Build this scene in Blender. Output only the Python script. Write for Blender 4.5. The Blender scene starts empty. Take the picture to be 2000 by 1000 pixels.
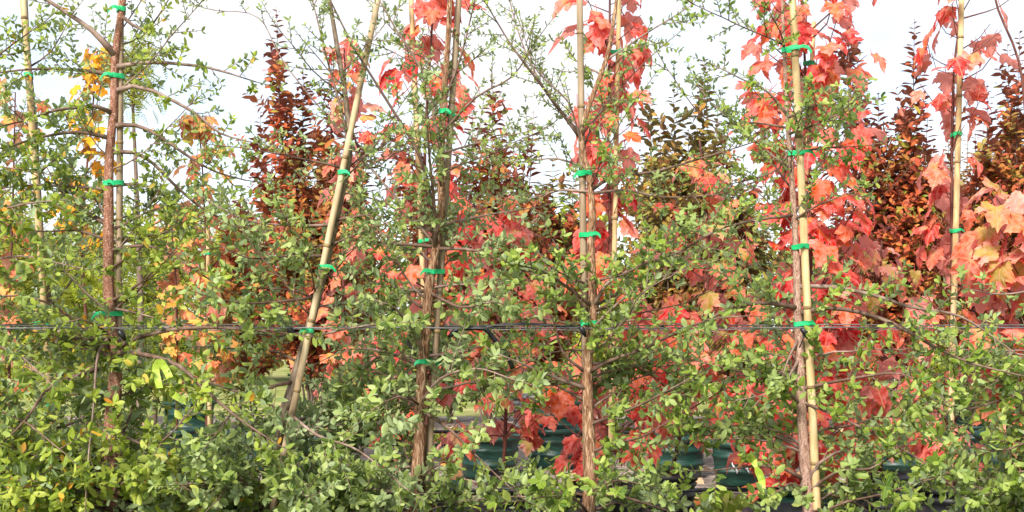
import bpy, math, random
import numpy as np
from mathutils import Vector, Matrix, noise as mnoise

random.seed(7)
rng = np.random.default_rng(7)
S = bpy.context.scene
C = S.collection

# ------------------------------------------------------------------ camera
HCAM, FPX, HOR = 1.0, 2400.0, 640.0          # eye height, focal length in photo pixels, horizon row
cam = bpy.data.cameras.new('camera'); camo = bpy.data.objects.new('camera', cam); C.objects.link(camo)
camo.location = (0, 0, HCAM); camo.rotation_euler = (math.pi / 2, 0, 0)
cam.sensor_width = 36.0; cam.lens = 36.0 * FPX / 2000.0
cam.shift_y = (HOR - 500.0) / 2000.0
cam.clip_start = 0.05; cam.clip_end = 2000
S.camera = camo

# ------------------------------------------------------------------ sky, sun, exposure
SUN_EL, SUN_AZ = math.radians(44), math.radians(205)
w = bpy.data.worlds.new('World'); S.world = w; w.use_nodes = True
nt = w.node_tree; nt.nodes.clear()
wo = nt.nodes.new('ShaderNodeOutputWorld'); bg = nt.nodes.new('ShaderNodeBackground')
sky = nt.nodes.new('ShaderNodeTexSky'); sky.sky_type = 'NISHITA'; sky.sun_disc = False
sky.sun_elevation = SUN_EL; sky.sun_rotation = SUN_AZ; sky.dust_density = 0.6
tc = nt.nodes.new('ShaderNodeTexCoord')
mp = nt.nodes.new('ShaderNodeMapping'); mp.inputs['Scale'].default_value = (1.0, 1.0, 2.2)
nz = nt.nodes.new('ShaderNodeTexNoise'); nz.inputs['Scale'].default_value = 3.4; nz.inputs['Detail'].default_value = 6
rp = nt.nodes.new('ShaderNodeMapRange'); rp.inputs[1].default_value = 0.34; rp.inputs[2].default_value = 0.60
rp.inputs[3].default_value = 0.35; rp.inputs[4].default_value = 1.0
mx = nt.nodes.new('ShaderNodeMix'); mx.data_type = 'RGBA'
mx.inputs[7].default_value = (3.95, 4.04, 4.2, 1)
nt.links.new(tc.outputs['Generated'], mp.inputs[0]); nt.links.new(mp.outputs[0], nz.inputs['Vector'])
nt.links.new(nz.outputs[0], rp.inputs[0]); nt.links.new(rp.outputs[0], mx.inputs[0])
nt.links.new(sky.outputs[0], mx.inputs[6]); nt.links.new(mx.outputs[2], bg.inputs[0])
bg.inputs[1].default_value = 0.1
nt.links.new(bg.outputs[0], wo.inputs[0])
sun = bpy.data.lights.new('sun', 'SUN'); suno = bpy.data.objects.new('sun', sun); C.objects.link(suno)
sun.energy = 2.9; sun.angle = math.radians(16); sun.color = (1.0, 0.94, 0.85)
sd = Vector((math.sin(SUN_AZ) * math.cos(SUN_EL), math.cos(SUN_AZ) * math.cos(SUN_EL), math.sin(SUN_EL)))
suno.rotation_euler = sd.to_track_quat('Z', 'Y').to_euler()
S.view_settings.view_transform = 'Standard'; S.view_settings.look = 'None'
S.view_settings.exposure = 1.5; S.view_settings.gamma = 1.0
S.view_settings.use_curve_mapping = False


def P(px, py, Y):
    """point at distance Y that the photo shows at pixel px, py"""
    return Vector(((px - 1000.0) / FPX * Y, Y, HCAM - (py - HOR) / FPX * Y))


# ------------------------------------------------------------------ materials
def new_mat(name):
    m = bpy.data.materials.new(name); m.use_nodes = True
    m.node_tree.nodes.clear()
    return m, m.node_tree.nodes, m.node_tree.links


def ramp(N, stops, interp='LINEAR'):
    r = N.new('ShaderNodeValToRGB'); r.color_ramp.interpolation = interp
    while len(r.color_ramp.elements) < len(stops): r.color_ramp.elements.new(0.5)
    for e, (p, c) in zip(r.color_ramp.elements, stops):
        e.position = p; e.color = (*c, 1)
    return r


def leaf_rand(N, L):
    g = N.new('ShaderNodeNewGeometry'); o = N.new('ShaderNodeObjectInfo')
    a = N.new('ShaderNodeMath'); a.operation = 'ADD'
    L.new(g.outputs['Random Per Island'], a.inputs[0]); L.new(o.outputs['Random'], a.inputs[1])
    f = N.new('ShaderNodeMath'); f.operation = 'FRACT'; L.new(a.outputs[0], f.inputs[0])
    return f.outputs[0], g


def mixc(N, L, fac, a, b):
    m = N.new('ShaderNodeMix'); m.data_type = 'RGBA'
    for sock, v in ((m.inputs[0], fac), (m.inputs[6], a), (m.inputs[7], b)):
        if isinstance(v, (int, float)): sock.default_value = v
        elif isinstance(v, tuple): sock.default_value = (*v, 1)
        else: L.new(v, sock)
    return m.outputs[2]


def mathn(N, L, op, a, b=None, clamp=False):
    m = N.new('ShaderNodeMath'); m.operation = op; m.use_clamp = clamp
    for i, v in enumerate((a, b)):
        if v is None: continue
        if isinstance(v, (int, float)): m.inputs[i].default_value = v
        else: L.new(v, m.inputs[i])
    return m.outputs[0]


def leaf_mat(name, stops, under, patch=None, patch_scale=3.0, vein=None, transl=0.34, rough=0.45,
             inner=None, veins5=False, spec=0.2, margin=None):
    m, N, L = new_mat(name)
    r, g = leaf_rand(N, L)
    col = ramp(N, stops); L.new(r, col.inputs[0]); c = col.outputs[0]
    if patch:
        n = N.new('ShaderNodeTexNoise'); n.inputs['Scale'].default_value = patch_scale; n.inputs['Detail'].default_value = 3
        L.new(g.outputs['Position'], n.inputs['Vector'])
        f = N.new('ShaderNodeMapRange'); f.inputs[1].default_value = 0.50; f.inputs[2].default_value = 0.66
        L.new(n.outputs[0], f.inputs[0])
        c = mixc(N, L, f.outputs[0], c, patch)
    uv = N.new('ShaderNodeUVMap'); uv.uv_map = 'UVMap'
    sx = N.new('ShaderNodeSeparateXYZ'); L.new(uv.outputs[0], sx.inputs[0])
    u = mathn(N, L, 'ABSOLUTE', mathn(N, L, 'SUBTRACT', sx.outputs[0], 0.5))
    if inner:     # second colour of the blade, spreading from the stalk along the veins
        n2 = N.new('ShaderNodeTexNoise'); n2.inputs['Scale'].default_value = 14; n2.inputs['Detail'].default_value = 2
        L.new(g.outputs['Position'], n2.inputs['Vector'])
        d = mathn(N, L, 'ADD', mathn(N, L, 'MULTIPLY', u, 1.6), mathn(N, L, 'MULTIPLY', sx.outputs[1], 0.7))
        d = mathn(N, L, 'ADD', d, mathn(N, L, 'MULTIPLY', mathn(N, L, 'SUBTRACT', n2.outputs[0], 0.5), 1.6))
        rr = mathn(N, L, 'FRACT', mathn(N, L, 'MULTIPLY', r, 7.31))
        th = mathn(N, L, 'MULTIPLY', rr, inner[1])
        f = mathn(N, L, 'MULTIPLY', mathn(N, L, 'SUBTRACT', th, d), 2.2, clamp=True)
        c = mixc(N, L, f, c, inner[0])
    if veins5:    # mottled blade with browned specks
        n3 = N.new('ShaderNodeTexNoise'); n3.inputs['Scale'].default_value = 45; n3.inputs['Detail'].default_value = 5
        L.new(g.outputs['Position'], n3.inputs['Vector'])
        hs = N.new('ShaderNodeHueSaturation'); L.new(c, hs.inputs['Color'])
        L.new(mathn(N, L, 'ADD', mathn(N, L, 'MULTIPLY', n3.outputs[0], 0.9), 0.55), hs.inputs['Value'])
        L.new(mathn(N, L, 'SUBTRACT', 1.35, mathn(N, L, 'MULTIPLY', n3.outputs[0], 0.75)), hs.inputs['Saturation'])
        c = hs.outputs[0]
        bs = mathn(N, L, 'MULTIPLY', mathn(N, L, 'SUBTRACT', n3.outputs[0], 0.66), 8.0, clamp=True)
        c = mixc(N, L, bs, c, (0.22, 0.08, 0.03))
    if vein:
        if veins5:
            ang = mathn(N, L, 'ARCTAN2', mathn(N, L, 'SUBTRACT', sx.outputs[1], 0.12), mathn(N, L, 'SUBTRACT', sx.outputs[0], 0.5))
            pp = mathn(N, L, 'PINGPONG', mathn(N, L, 'ADD', ang, 0.785 - 1.5708 + 0.0), 0.3927)
            rad = mathn(N, L, 'ADD', u, mathn(N, L, 'ABSOLUTE', mathn(N, L, 'SUBTRACT', sx.outputs[1], 0.12)))
            vv = mathn(N, L, 'MULTIPLY', pp, rad)
            f = mathn(N, L, 'SUBTRACT', 1.0, mathn(N, L, 'MULTIPLY', vv, 32.0), clamp=True)
        else:
            f = mathn(N, L, 'SUBTRACT', 1.0, mathn(N, L, 'MULTIPLY', u, 16.0), clamp=True)
        f = mathn(N, L, 'MULTIPLY', f, 0.75 if veins5 else 0.5)
        c = mixc(N, L, f, c, vein)
    if margin:    # pale felted rim of the blade
        e = N.new('ShaderNodeMapRange'); e.inputs[1].default_value = 0.20; e.inputs[2].default_value = 0.37; e.inputs[4].default_value = 0.6
        L.new(u, e.inputs[0]); c = mixc(N, L, e.outputs[0], c, margin)
    c = mixc(N, L, g.outputs['Backfacing'], c, under)
    p = N.new('ShaderNodeBsdfPrincipled'); L.new(c, p.inputs['Base Color'])
    p.inputs['Roughness'].default_value = rough; p.inputs['Specular IOR Level'].default_value = spec
    t = N.new('ShaderNodeBsdfTranslucent'); L.new(c, t.inputs[0])
    ms = N.new('ShaderNodeMixShader'); ms.inputs[0].default_value = transl
    L.new(p.outputs[0], ms.inputs[1]); L.new(t.outputs[0], ms.inputs[2])
    bn = N.new('ShaderNodeTexNoise'); bn.inputs['Scale'].default_value = 180; L.new(g.outputs['Position'], bn.inputs['Vector'])
    bp = N.new('ShaderNodeBump'); bp.inputs['Strength'].default_value = 0.25; bp.inputs['Distance'].default_value = 0.002
    L.new(bn.outputs[0], bp.inputs['Height']); L.new(bp.outputs[0], p.inputs['Normal'])
    o = N.new('ShaderNodeOutputMaterial'); L.new(ms.outputs[0], o.inputs[0])
    return m


def surf_mat(name, stops, scale=(40, 40, 40), detail=6, rough=0.8, bump=0.3, bdist=0.004, distort=0.0, spec=0.3, speck=None):
    m, N, L = new_mat(name)
    g = N.new('ShaderNodeNewGeometry'); mpn = N.new('ShaderNodeMapping'); mpn.inputs['Scale'].default_value = scale
    L.new(g.outputs['Position'], mpn.inputs[0])
    n = N.new('ShaderNodeTexNoise'); n.inputs['Scale'].default_value = 1; n.inputs['Detail'].default_value = detail
    n.inputs['Distortion'].default_value = distort
    L.new(mpn.outputs[0], n.inputs['Vector'])
    col = ramp(N, stops); L.new(n.outputs[0], col.inputs[0]); c = col.outputs[0]
    if speck:
        v = N.new('ShaderNodeTexVoronoi'); v.inputs['Scale'].default_value = speck[1]; L.new(g.outputs['Position'], v.inputs['Vector'])
        f = mathn(N, L, 'LESS_THAN', v.outputs['Distance'], speck[2])
        c = mixc(N, L, f, c, speck[0])
    p = N.new('ShaderNodeBsdfPrincipled'); L.new(c, p.inputs['Base Color'])
    p.inputs['Roughness'].default_value = rough; p.inputs['Specular IOR Level'].default_value = spec
    bp = N.new('ShaderNodeBump'); bp.inputs['Strength'].default_value = bump; bp.inputs['Distance'].default_value = bdist
    L.new(n.outputs[0], bp.inputs['Height']); L.new(bp.outputs[0], p.inputs['Normal'])
    o = N.new('ShaderNodeOutputMaterial'); L.new(p.outputs[0], o.inputs[0])
    return m


M = {}
OAK_U = (0.30, 0.38, 0.19)
YEL = (0.55, 0.30, 0.02)


def oak_stops(a, b, c, d):
    return [(0.0, a), (0.3, b), (0.62, c), (0.955, d), (0.975, YEL), (1.0, (0.60, 0.22, 0.02))]


M['oak_fresh'] = leaf_mat('oak_leaf_fresh', oak_stops((0.07, 0.125, 0.010), (0.20, 0.27, 0.020), (0.29, 0.36, 0.030), (0.40, 0.44, 0.075)),
                          OAK_U, (0.25, 0.32, 0.075), 3.5, (0.32, 0.40, 0.14), margin=(0.32, 0.39, 0.085))
M['oak_sage'] = leaf_mat('oak_leaf_sage', oak_stops((0.065, 0.12, 0.014), (0.18, 0.25, 0.032), (0.27, 0.34, 0.06), (0.40, 0.46, 0.17))[:4] + [(1.0, (0.33, 0.42, 0.22))],
                         OAK_U, (0.36, 0.44, 0.22), 4.0, (0.34, 0.42, 0.22), margin=(0.42, 0.49, 0.28))
M['oak_deep'] = leaf_mat('oak_leaf_deep', oak_stops((0.05, 0.105, 0.009), (0.145, 0.225, 0.018), (0.23, 0.32, 0.032), (0.38, 0.44, 0.10))[:4] + [(1.0, (0.30, 0.40, 0.14))],
                         OAK_U, (0.30, 0.38, 0.13), 4.0, (0.30, 0.38, 0.15), margin=(0.36, 0.43, 0.16))
PINKU = (0.82, 0.33, 0.28)
M['maple_red'] = leaf_mat('maple_leaf_red', [(0, (0.52, 0.03, 0.03)), (0.22, (0.70, 0.065, 0.055)), (0.55, (0.78, 0.14, 0.11)), (0.8, (0.76, 0.16, 0.05)), (1, (0.82, 0.31, 0.26))],
                          PINKU, None, 3, (0.80, 0.25, 0.16), 0.42, 0.5, inner=((0.62, 0.26, 0.06), 0.7), veins5=True)
M['maple_coral'] = leaf_mat('maple_leaf_coral', [(0, (0.60, 0.06, 0.045)), (0.35, (0.74, 0.17, 0.13)), (0.7, (0.74, 0.22, 0.09)), (1, (0.80, 0.36, 0.30))],
                            PINKU, None, 3, (0.80, 0.38, 0.20), 0.42, 0.5, inner=((0.46, 0.35, 0.08), 0.95), veins5=True)
M['maple_pink'] = leaf_mat('maple_leaf_pink', [(0, (0.58, 0.04, 0.035)), (0.35, (0.74, 0.14, 0.11)), (0.7, (0.76, 0.20, 0.09)), (1, (0.80, 0.30, 0.25))],
                           PINKU, None, 3, (0.80, 0.38, 0.24), 0.42, 0.5, inner=((0.60, 0.30, 0.08), 0.6), veins5=True)
M['maple_deep'] = leaf_mat('maple_leaf_deep', [(0, (0.40, 0.025, 0.025)), (0.5, (0.66, 0.09, 0.06)), (1, (0.72, 0.18, 0.12))],
                           (0.55, 0.16, 0.12), None, 3, (0.72, 0.25, 0.15), 0.42, 0.5, inner=((0.30, 0.22, 0.03), 1.1), veins5=True)
M['maple_yellow'] = leaf_mat('maple_leaf_yellow', [(0, (0.55, 0.20, 0.01)), (0.5, (0.72, 0.34, 0.015)), (0.85, (0.70, 0.42, 0.03)), (1, (0.45, 0.40, 0.05))],
                             (0.70, 0.40, 0.08), None, 3, (0.75, 0.5, 0.1), 0.35, 0.5)
M['maple_pale'] = leaf_mat('maple_leaf_pale', [(0, (0.62, 0.16, 0.08)), (0.4, (0.70, 0.28, 0.10)), (0.75, (0.70, 0.42, 0.08)), (1, (0.66, 0.20, 0.16))],
                           (0.70, 0.38, 0.24), None, 3, (0.8, 0.5, 0.25), 0.35, 0.5, inner=((0.50, 0.42, 0.07), 0.9))
M['crape_maroon_backlit'] = leaf_mat('myrtle_leaf_maroon_backlit', [(0, (0.11, 0.035, 0.03)), (0.4, (0.25, 0.06, 0.04)), (0.7, (0.44, 0.11, 0.055)), (0.80, (0.50, 0.13, 0.04)), (0.88, (0.20, 0.18, 0.03)), (1, (0.16, 0.16, 0.03))],
                             (0.28, 0.10, 0.07), (0.42, 0.10, 0.04), 2.2, None, 0.18, 0.4)  # maroon leaf, with the spires' backlit darkness against the sky painted into its colour
M['crape_rust'] = leaf_mat('myrtle_leaf_rust', [(0, (0.22, 0.04, 0.025)), (0.4, (0.46, 0.09, 0.035)), (0.75, (0.58, 0.17, 0.045)), (0.9, (0.24, 0.24, 0.04)), (1, (0.40, 0.32, 0.05))],
                           (0.42, 0.15, 0.08), (0.28, 0.22, 0.05), 2.0, None, 0.22, 0.45)
M['crape_olive'] = leaf_mat('myrtle_leaf_olive', [(0, (0.15, 0.05, 0.02)), (0.4, (0.28, 0.13, 0.03)), (0.7, (0.26, 0.25, 0.045)), (1, (0.48, 0.20, 0.045))],
                            (0.22, 0.17, 0.07), (0.24, 0.24, 0.05), 2.4, None, 0.25, 0.45)
M['gold'] = leaf_mat('gold_leaf', [(0, (0.30, 0.11, 0.02)), (0.5, (0.42, 0.24, 0.04)), (1, (0.36, 0.32, 0.06))],
                     (0.40, 0.28, 0.08), (0.42, 0.16, 0.03), 1.5, None, 0.3, 0.5)
M['lime'] = leaf_mat('lime_leaf', [(0, (0.22, 0.30, 0.02)), (0.5, (0.36, 0.42, 0.03)), (0.85, (0.46, 0.48, 0.05)), (1, (0.55, 0.44, 0.05))],
                     (0.44, 0.48, 0.09), (0.28, 0.36, 0.04), 1.5, None, 0.38, 0.5)
M['hedge'] = leaf_mat('hedge_leaf', [(0, (0.09, 0.13, 0.03)), (0.5, (0.17, 0.22, 0.045)), (0.8, (0.28, 0.24, 0.05)), (1, (0.33, 0.14, 0.04))],
                      (0.22, 0.25, 0.09), (0.26, 0.28, 0.07), 0.5, None, 0.25, 0.6)
M['grass'] = leaf_mat('grass_blade', [(0, (0.12, 0.20, 0.02)), (0.6, (0.26, 0.34, 0.04)), (1, (0.42, 0.40, 0.12))], (0.25, 0.32, 0.06), transl=0.25)
M['litter'] = leaf_mat('fallen_leaf', [(0, (0.20, 0.10, 0.05)), (0.4, (0.50, 0.28, 0.14)), (0.7, (0.62, 0.42, 0.26)), (0.85, (0.65, 0.28, 0.05)), (1, (0.45, 0.06, 0.04))], (0.6, 0.42, 0.28), transl=0.1)
M['bark_red'] = surf_mat('bark_reddish', [(0.3, (0.13, 0.05, 0.03)), (0.5, (0.26, 0.11, 0.07)), (0.62, (0.34, 0.17, 0.12)), (0.75, (0.40, 0.26, 0.20))], (130, 130, 45), 8, 0.85, 0.8, 0.006, 0.4, speck=((0.55, 0.42, 0.34), 170, 0.24))
M['bark_pink'] = surf_mat('bark_pinkbrown', [(0.3, (0.17, 0.085, 0.06)), (0.5, (0.33, 0.19, 0.14)), (0.65, (0.44, 0.29, 0.23)), (0.8, (0.5, 0.38, 0.3))], (130, 130, 45), 8, 0.85, 0.8, 0.006, 0.4, speck=((0.60, 0.48, 0.40), 170, 0.24))
M['bark_cork'] = surf_mat('bark_cork', [(0.34, (0.09, 0.04, 0.022)), (0.46, (0.24, 0.115, 0.06)), (0.56, (0.38, 0.22, 0.13)), (0.68, (0.60, 0.44, 0.30))], (150, 150, 26), 9, 0.9, 1.0, 0.010, 1.2)
M['bark_grey'] = surf_mat('bark_greybrown', [(0.3, (0.10, 0.065, 0.045)), (0.55, (0.23, 0.17, 0.12)), (0.75, (0.36, 0.29, 0.23))], (120, 120, 30), 7, 0.85, 0.5, 0.004, 0.4)
M['twig'] = surf_mat('oak_twig', [(0.3, (0.07, 0.038, 0.025)), (0.55, (0.15, 0.09, 0.065)), (0.75, (0.28, 0.20, 0.16))], (30, 30, 30), 5, 0.7, 0.3, 0.002)
M['twig_pale'] = surf_mat('oak_twig_pale', [(0.3, (0.14, 0.08, 0.06)), (0.6, (0.27, 0.185, 0.15)), (0.8, (0.38, 0.30, 0.26))], (30, 30, 30), 5, 0.6, 0.3, 0.002)
M['stem_dark'] = surf_mat('maple_stem', [(0.3, (0.055, 0.018, 0.014)), (0.6, (0.15, 0.05, 0.035)), (0.8, (0.22, 0.10, 0.07))], (60, 60, 20), 5, 0.6, 0.3, 0.002)
M['petiole'] = surf_mat('maple_petiole', [(0.3, (0.40, 0.03, 0.03)), (0.7, (0.55, 0.10, 0.07))], (30, 30, 30), 2, 0.5, 0.0)
M['stem_grey'] = surf_mat('myrtle_stem', [(0.3, (0.10, 0.06, 0.045)), (0.7, (0.24, 0.17, 0.13))], (60, 60, 15), 4, 0.7, 0.2)
M['bamboo'] = surf_mat('bamboo_tan', [(0.28, (0.17, 0.11, 0.055)), (0.42, (0.42, 0.28, 0.13)), (0.58, (0.60, 0.44, 0.23)), (0.75, (0.68, 0.54, 0.33))], (28, 28, 8), 5, 0.5, 0.1, 0.001, 0.3, speck=((0.25, 0.16, 0.08), 60, 0.10))
M['bamboo_pale'] = surf_mat('bamboo_pale', [(0.28, (0.20, 0.14, 0.085)), (0.42, (0.40, 0.28, 0.165)), (0.58, (0.54, 0.41, 0.26)), (0.75, (0.60, 0.48, 0.33))], (28, 28, 8), 6, 0.6, 0.15, 0.001, 0.3)
M['bamboo_grey'] = surf_mat('bamboo_weathered', [(0.3, (0.13, 0.085, 0.05)), (0.5, (0.28, 0.20, 0.13)), (0.7, (0.42, 0.32, 0.22))], (40, 40, 5), 6, 0.7, 0.2, 0.001, 0.3)
M['bamboo_node'] = surf_mat('bamboo_node', [(0.3, (0.14, 0.09, 0.04)), (0.7, (0.34, 0.23, 0.11))], (60, 60, 60), 3, 0.7, 0.1)
M['timber'] = surf_mat('timber_brown', [(0.3, (0.16, 0.07, 0.035)), (0.6, (0.30, 0.15, 0.07)), (0.8, (0.42, 0.24, 0.12))], (40, 40, 4), 6, 0.75, 0.3, 0.002, 0.5)
M['tape'] = surf_mat('green_tape', [(0.3, (0.0, 0.26, 0.09)), (0.5, (0.005, 0.42, 0.14)), (0.7, (0.05, 0.52, 0.24))], (14, 14, 60), 4, 0.4, 0.3, 0.002, spec=0.5)
M['flag'] = surf_mat('lime_flagging', [(0.3, (0.24, 0.34, 0.03)), (0.7, (0.36, 0.46, 0.07))], (40, 40, 40), 3, 0.4, 0.3, 0.003)
M['wire'] = surf_mat('galvanised_wire', [(0.3, (0.06, 0.06, 0.065)), (0.7, (0.20, 0.20, 0.21))], (12, 90, 90), 4, 0.45, 0.1)
M['rubber'] = surf_mat('black_plastic', [(0.3, (0.008, 0.008, 0.010)), (0.7, (0.025, 0.025, 0.028))], (30, 30, 30), 4, 0.45, 0.15, 0.002, spec=0.5)
M['pot_black'] = surf_mat('black_pot', [(0.3, (0.010, 0.010, 0.012)), (0.6, (0.022, 0.022, 0.026)), (0.8, (0.07, 0.065, 0.06))], (14, 14, 14), 6, 0.5, 0.2, 0.002, spec=0.5)
M['pot_grey'] = surf_mat('grey_pot', [(0.3, (0.05, 0.05, 0.055)), (0.6, (0.11, 0.11, 0.12)), (0.8, (0.17, 0.165, 0.16))], (8, 8, 8), 6, 0.55, 0.1)
M['pot_green'] = surf_mat('green_bag', [(0.3, (0.004, 0.022, 0.017)), (0.55, (0.008, 0.045, 0.032)), (0.7, (0.018, 0.075, 0.052)), (0.85, (0.09, 0.11, 0.08))], (9, 9, 40), 6, 0.45, 0.5, 0.01, 1.0, spec=0.5)
M['print'] = surf_mat('white_print', [(0.3, (0.6, 0.62, 0.62)), (0.7, (0.8, 0.8, 0.8))], (30, 30, 30), 2, 0.5, 0.0)
M['soil'] = surf_mat('potting_soil', [(0.3, (0.02, 0.014, 0.010)), (0.6, (0.06, 0.04, 0.028)), (0.8, (0.14, 0.10, 0.07))], (60, 60, 60), 8, 0.95, 0.8, 0.01)
M['ground'] = surf_mat('grassy_ground', [(0.3, (0.07, 0.09, 0.02)), (0.5, (0.15, 0.17, 0.045)), (0.7, (0.28, 0.24, 0.12))], (1.5, 1.5, 1.5), 12, 0.95, 0.8, 0.03)
M['mulch'] = surf_mat('bark_mulch', [(0.3, (0.06, 0.045, 0.035)), (0.5, (0.22, 0.17, 0.14)), (0.62, (0.38, 0.31, 0.27)), (0.8, (0.50, 0.44, 0.40))], (14, 40, 14), 12, 0.95, 1.0, 0.03)
M['matting'] = surf_mat('weed_matting', [(0.3, (0.012, 0.012, 0.012)), (0.6, (0.03, 0.03, 0.03)), (0.8, (0.09, 0.08, 0.07))], (20, 20, 20), 8, 0.8, 0.4, 0.01)
M['board'] = surf_mat('pale_board', [(0.3, (0.36, 0.33, 0.29)), (0.6, (0.52, 0.49, 0.44)), (0.8, (0.62, 0.59, 0.55))], (4, 4, 30), 6, 0.85, 0.3)


# ------------------------------------------------------------------ mesh helpers
def tri_mesh(name, V, T, mats, uv=None, midx=None, smooth=True):
    V = np.asarray(V, dtype=np.float32); T = np.asarray(T, dtype=np.int32)
    me = bpy.data.meshes.new(name)
    me.vertices.add(len(V)); me.vertices.foreach_set('co', V.ravel())
    n = len(T)
    me.loops.add(n * 3); me.loops.foreach_set('vertex_index', T.ravel())
    me.polygons.add(n)
    me.polygons.foreach_set('loop_start', np.arange(0, n * 3, 3, dtype=np.int32))
    me.polygons.foreach_set('use_smooth', np.full(n, smooth, dtype=bool))
    if midx is not None: me.polygons.foreach_set('material_index', np.asarray(midx, dtype=np.int32))
    for m in (mats if isinstance(mats, (list, tuple)) else [mats]): me.materials.append(m)
    if uv is not None:
        u = me.uv_layers.new(name='UVMap')
        u.data.foreach_set('uv', np.asarray(uv, dtype=np.float32)[T.ravel()].ravel())
    me.update(calc_edges=True); me.validate()
    return me


class MB:
    """collects solid pieces, then becomes ONE mesh object"""
    def __init__(s): s.V = []; s.T = []; s.n = 0

    def add(s, v, t):
        s.V.append(np.asarray(v, float)); s.T.append(np.asarray(t, int) + s.n); s.n += len(v)

    def tube(s, pts, rad, sides=6, jitter=0.0, cap=True):
        pts = [Vector(p) for p in pts]; k = len(pts)
        if isinstance(rad, (int, float)): rad = [rad] * k
        v = []; up = Vector((0.31, 0.77, 0.21)).normalized()
        for i, p in enumerate(pts):
            d = (pts[min(i + 1, k - 1)] - pts[max(i - 1, 0)]).normalized()
            a = d.cross(up)
            if a.length < 1e-3: a = d.cross(Vector((1, 0, 0)))
            a.normalize(); b = d.cross(a).normalized()
            for j in range(sides):
                th = 2 * math.pi * j / sides
                r = rad[i] * (1 + (random.uniform(-jitter, jitter) if jitter else 0))
                v.append(p + a * (r * math.cos(th)) + b * (r * math.sin(th)))
        t = []
        for i in range(k - 1):
            for j in range(sides):
                a0 = i * sides + j; a1 = i * sides + (j + 1) % sides
                t += [(a0, a0 + sides, a1), (a1, a0 + sides, a1 + sides)]
        if cap:
            for e, i in ((0, 0), (1, (k - 1) * sides)):
                for j in range(1, sides - 1):
                    t.append((i, i + j, i + j + 1) if not e else (i, i + j + 1, i + j))
        s.add([tuple(q) for q in v], t)

    def box(s, c, d, rot=0.0):
        cx, cy, cz = c; dx, dy, dz = d[0] / 2, d[1] / 2, d[2] / 2
        v = []
        for x, y, z in ((-1, -1, -1), (1, -1, -1), (1, 1, -1), (-1, 1, -1), (-1, -1, 1), (1, -1, 1), (1, 1, 1), (-1, 1, 1)):
            X, Y = x * dx, y * dy
            v.append((cx + X * math.cos(rot) - Y * math.sin(rot), cy + X * math.sin(rot) + Y * math.cos(rot), cz + z * dz))
        q = [(0, 3, 2, 1), (4, 5, 6, 7), (0, 1, 5, 4), (1, 2, 6, 5), (2, 3, 7, 6), (3, 0, 4, 7)]
        t = []
        for a, b, c2, d2 in q: t += [(a, b, c2), (a, c2, d2)]
        s.add(v, t)

    def lathe(s, prof, c, sides=28):
        v = []; t = []
        for r, z in prof:
            for j in range(sides):
                th = 2 * math.pi * j / sides
                v.append((c[0] + r * math.cos(th), c[1] + r * math.sin(th), c[2] + z))
        for i in range(len(prof) - 1):
            for j in range(sides):
                a0 = i * sides + j; a1 = i * sides + (j + 1) % sides
                t += [(a0, a1, a0 + sides), (a1, a1 + sides, a0 + sides)]
        s.add(v, t)

    def ribbon(s, pts, wv, width, thick=0.0012):
        """a strip of tape with real thickness; wv = width direction(s)"""
        v = []; k = len(pts)
        for i, p in enumerate(pts):
            p = Vector(p); W = (wv[i] if isinstance(wv, list) else wv).normalized()
            d = (Vector(pts[min(i + 1, k - 1)]) - Vector(pts[max(i - 1, 0)])).normalized()
            nn = d.cross(W).normalized() * (thick / 2)
            wd = width[i] if isinstance(width, list) else width
            for a, b in ((-1, -1), (1, -1), (1, 1), (-1, 1)):
                v.append(p + W * (a * wd / 2) + nn * b)
        t = []
        for i in range(k - 1):
            for j in range(4):
                a0 = i * 4 + j; a1 = i * 4 + (j + 1) % 4
                t += [(a0, a1, a0 + 4), (a1, a1 + 4, a0 + 4)]
        t += [(0, 2, 1), (0, 3, 2)]; e = (k - 1) * 4; t += [(e, e + 1, e + 2), (e, e + 2, e + 3)]
        s.add([tuple(q) for q in v], t)

    def build(s, name, mat, parent=None, base=None, smooth=True):
        V = np.concatenate(s.V); T = np.concatenate(s.T)
        if base is None and parent is not None: base = parent.location
        if base is not None: V = V - np.array(base)[None, :]
        o = bpy.data.objects.new(name, tri_mesh(name, V, T, mat, smooth=smooth)); C.objects.link(o)
        if parent is not None: o.parent = parent
        elif base is not None: o.location = base
        return o


def tag(o, label=None, cat=None, group=None, kind=None):
    for k, v in (('label', label), ('category', cat), ('group', group), ('kind', kind)):
        if v: o[k] = v
    return o


def thing(name, loc, label, cat, group=None):
    o = bpy.data.objects.new(name, None); C.objects.link(o); o.location = loc
    o.empty_display_size = 0.05
    return tag(o, label, cat, group)


def smooth_path(pts, step=0.04):
    """Catmull-Rom through the points"""
    pts = [Vector(p) for p in pts]
    if len(pts) < 3:
        n = max(2, int((pts[1] - pts[0]).length / step)); return [pts[0].lerp(pts[1], i / n) for i in range(n + 1)]
    q = [pts[0] * 2 - pts[1]] + pts + [pts[-1] * 2 - pts[-2]]
    out = []
    for i in range(1, len(q) - 2):
        p0, p1, p2, p3 = q[i - 1:i + 3]
        n = max(1, int((p2 - p1).length / step))
        for j in range(n):
            t = j / n
            out.append(0.5 * ((2 * p1) + (p2 - p0) * t + (2 * p0 - 5 * p1 + 4 * p2 - p3) * t * t + (3 * p1 - p0 - 3 * p2 + p3) * t ** 3))
    out.append(pts[-1]); return out


def taper(n, r0, r1, pw=1.0): return [r0 + (r1 - r0) * (i / max(1, n - 1)) ** pw for i in range(n)]


def rv(a=1.0): return Vector((random.uniform(-a, a), random.uniform(-a, a), random.uniform(-a, a)))


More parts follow.
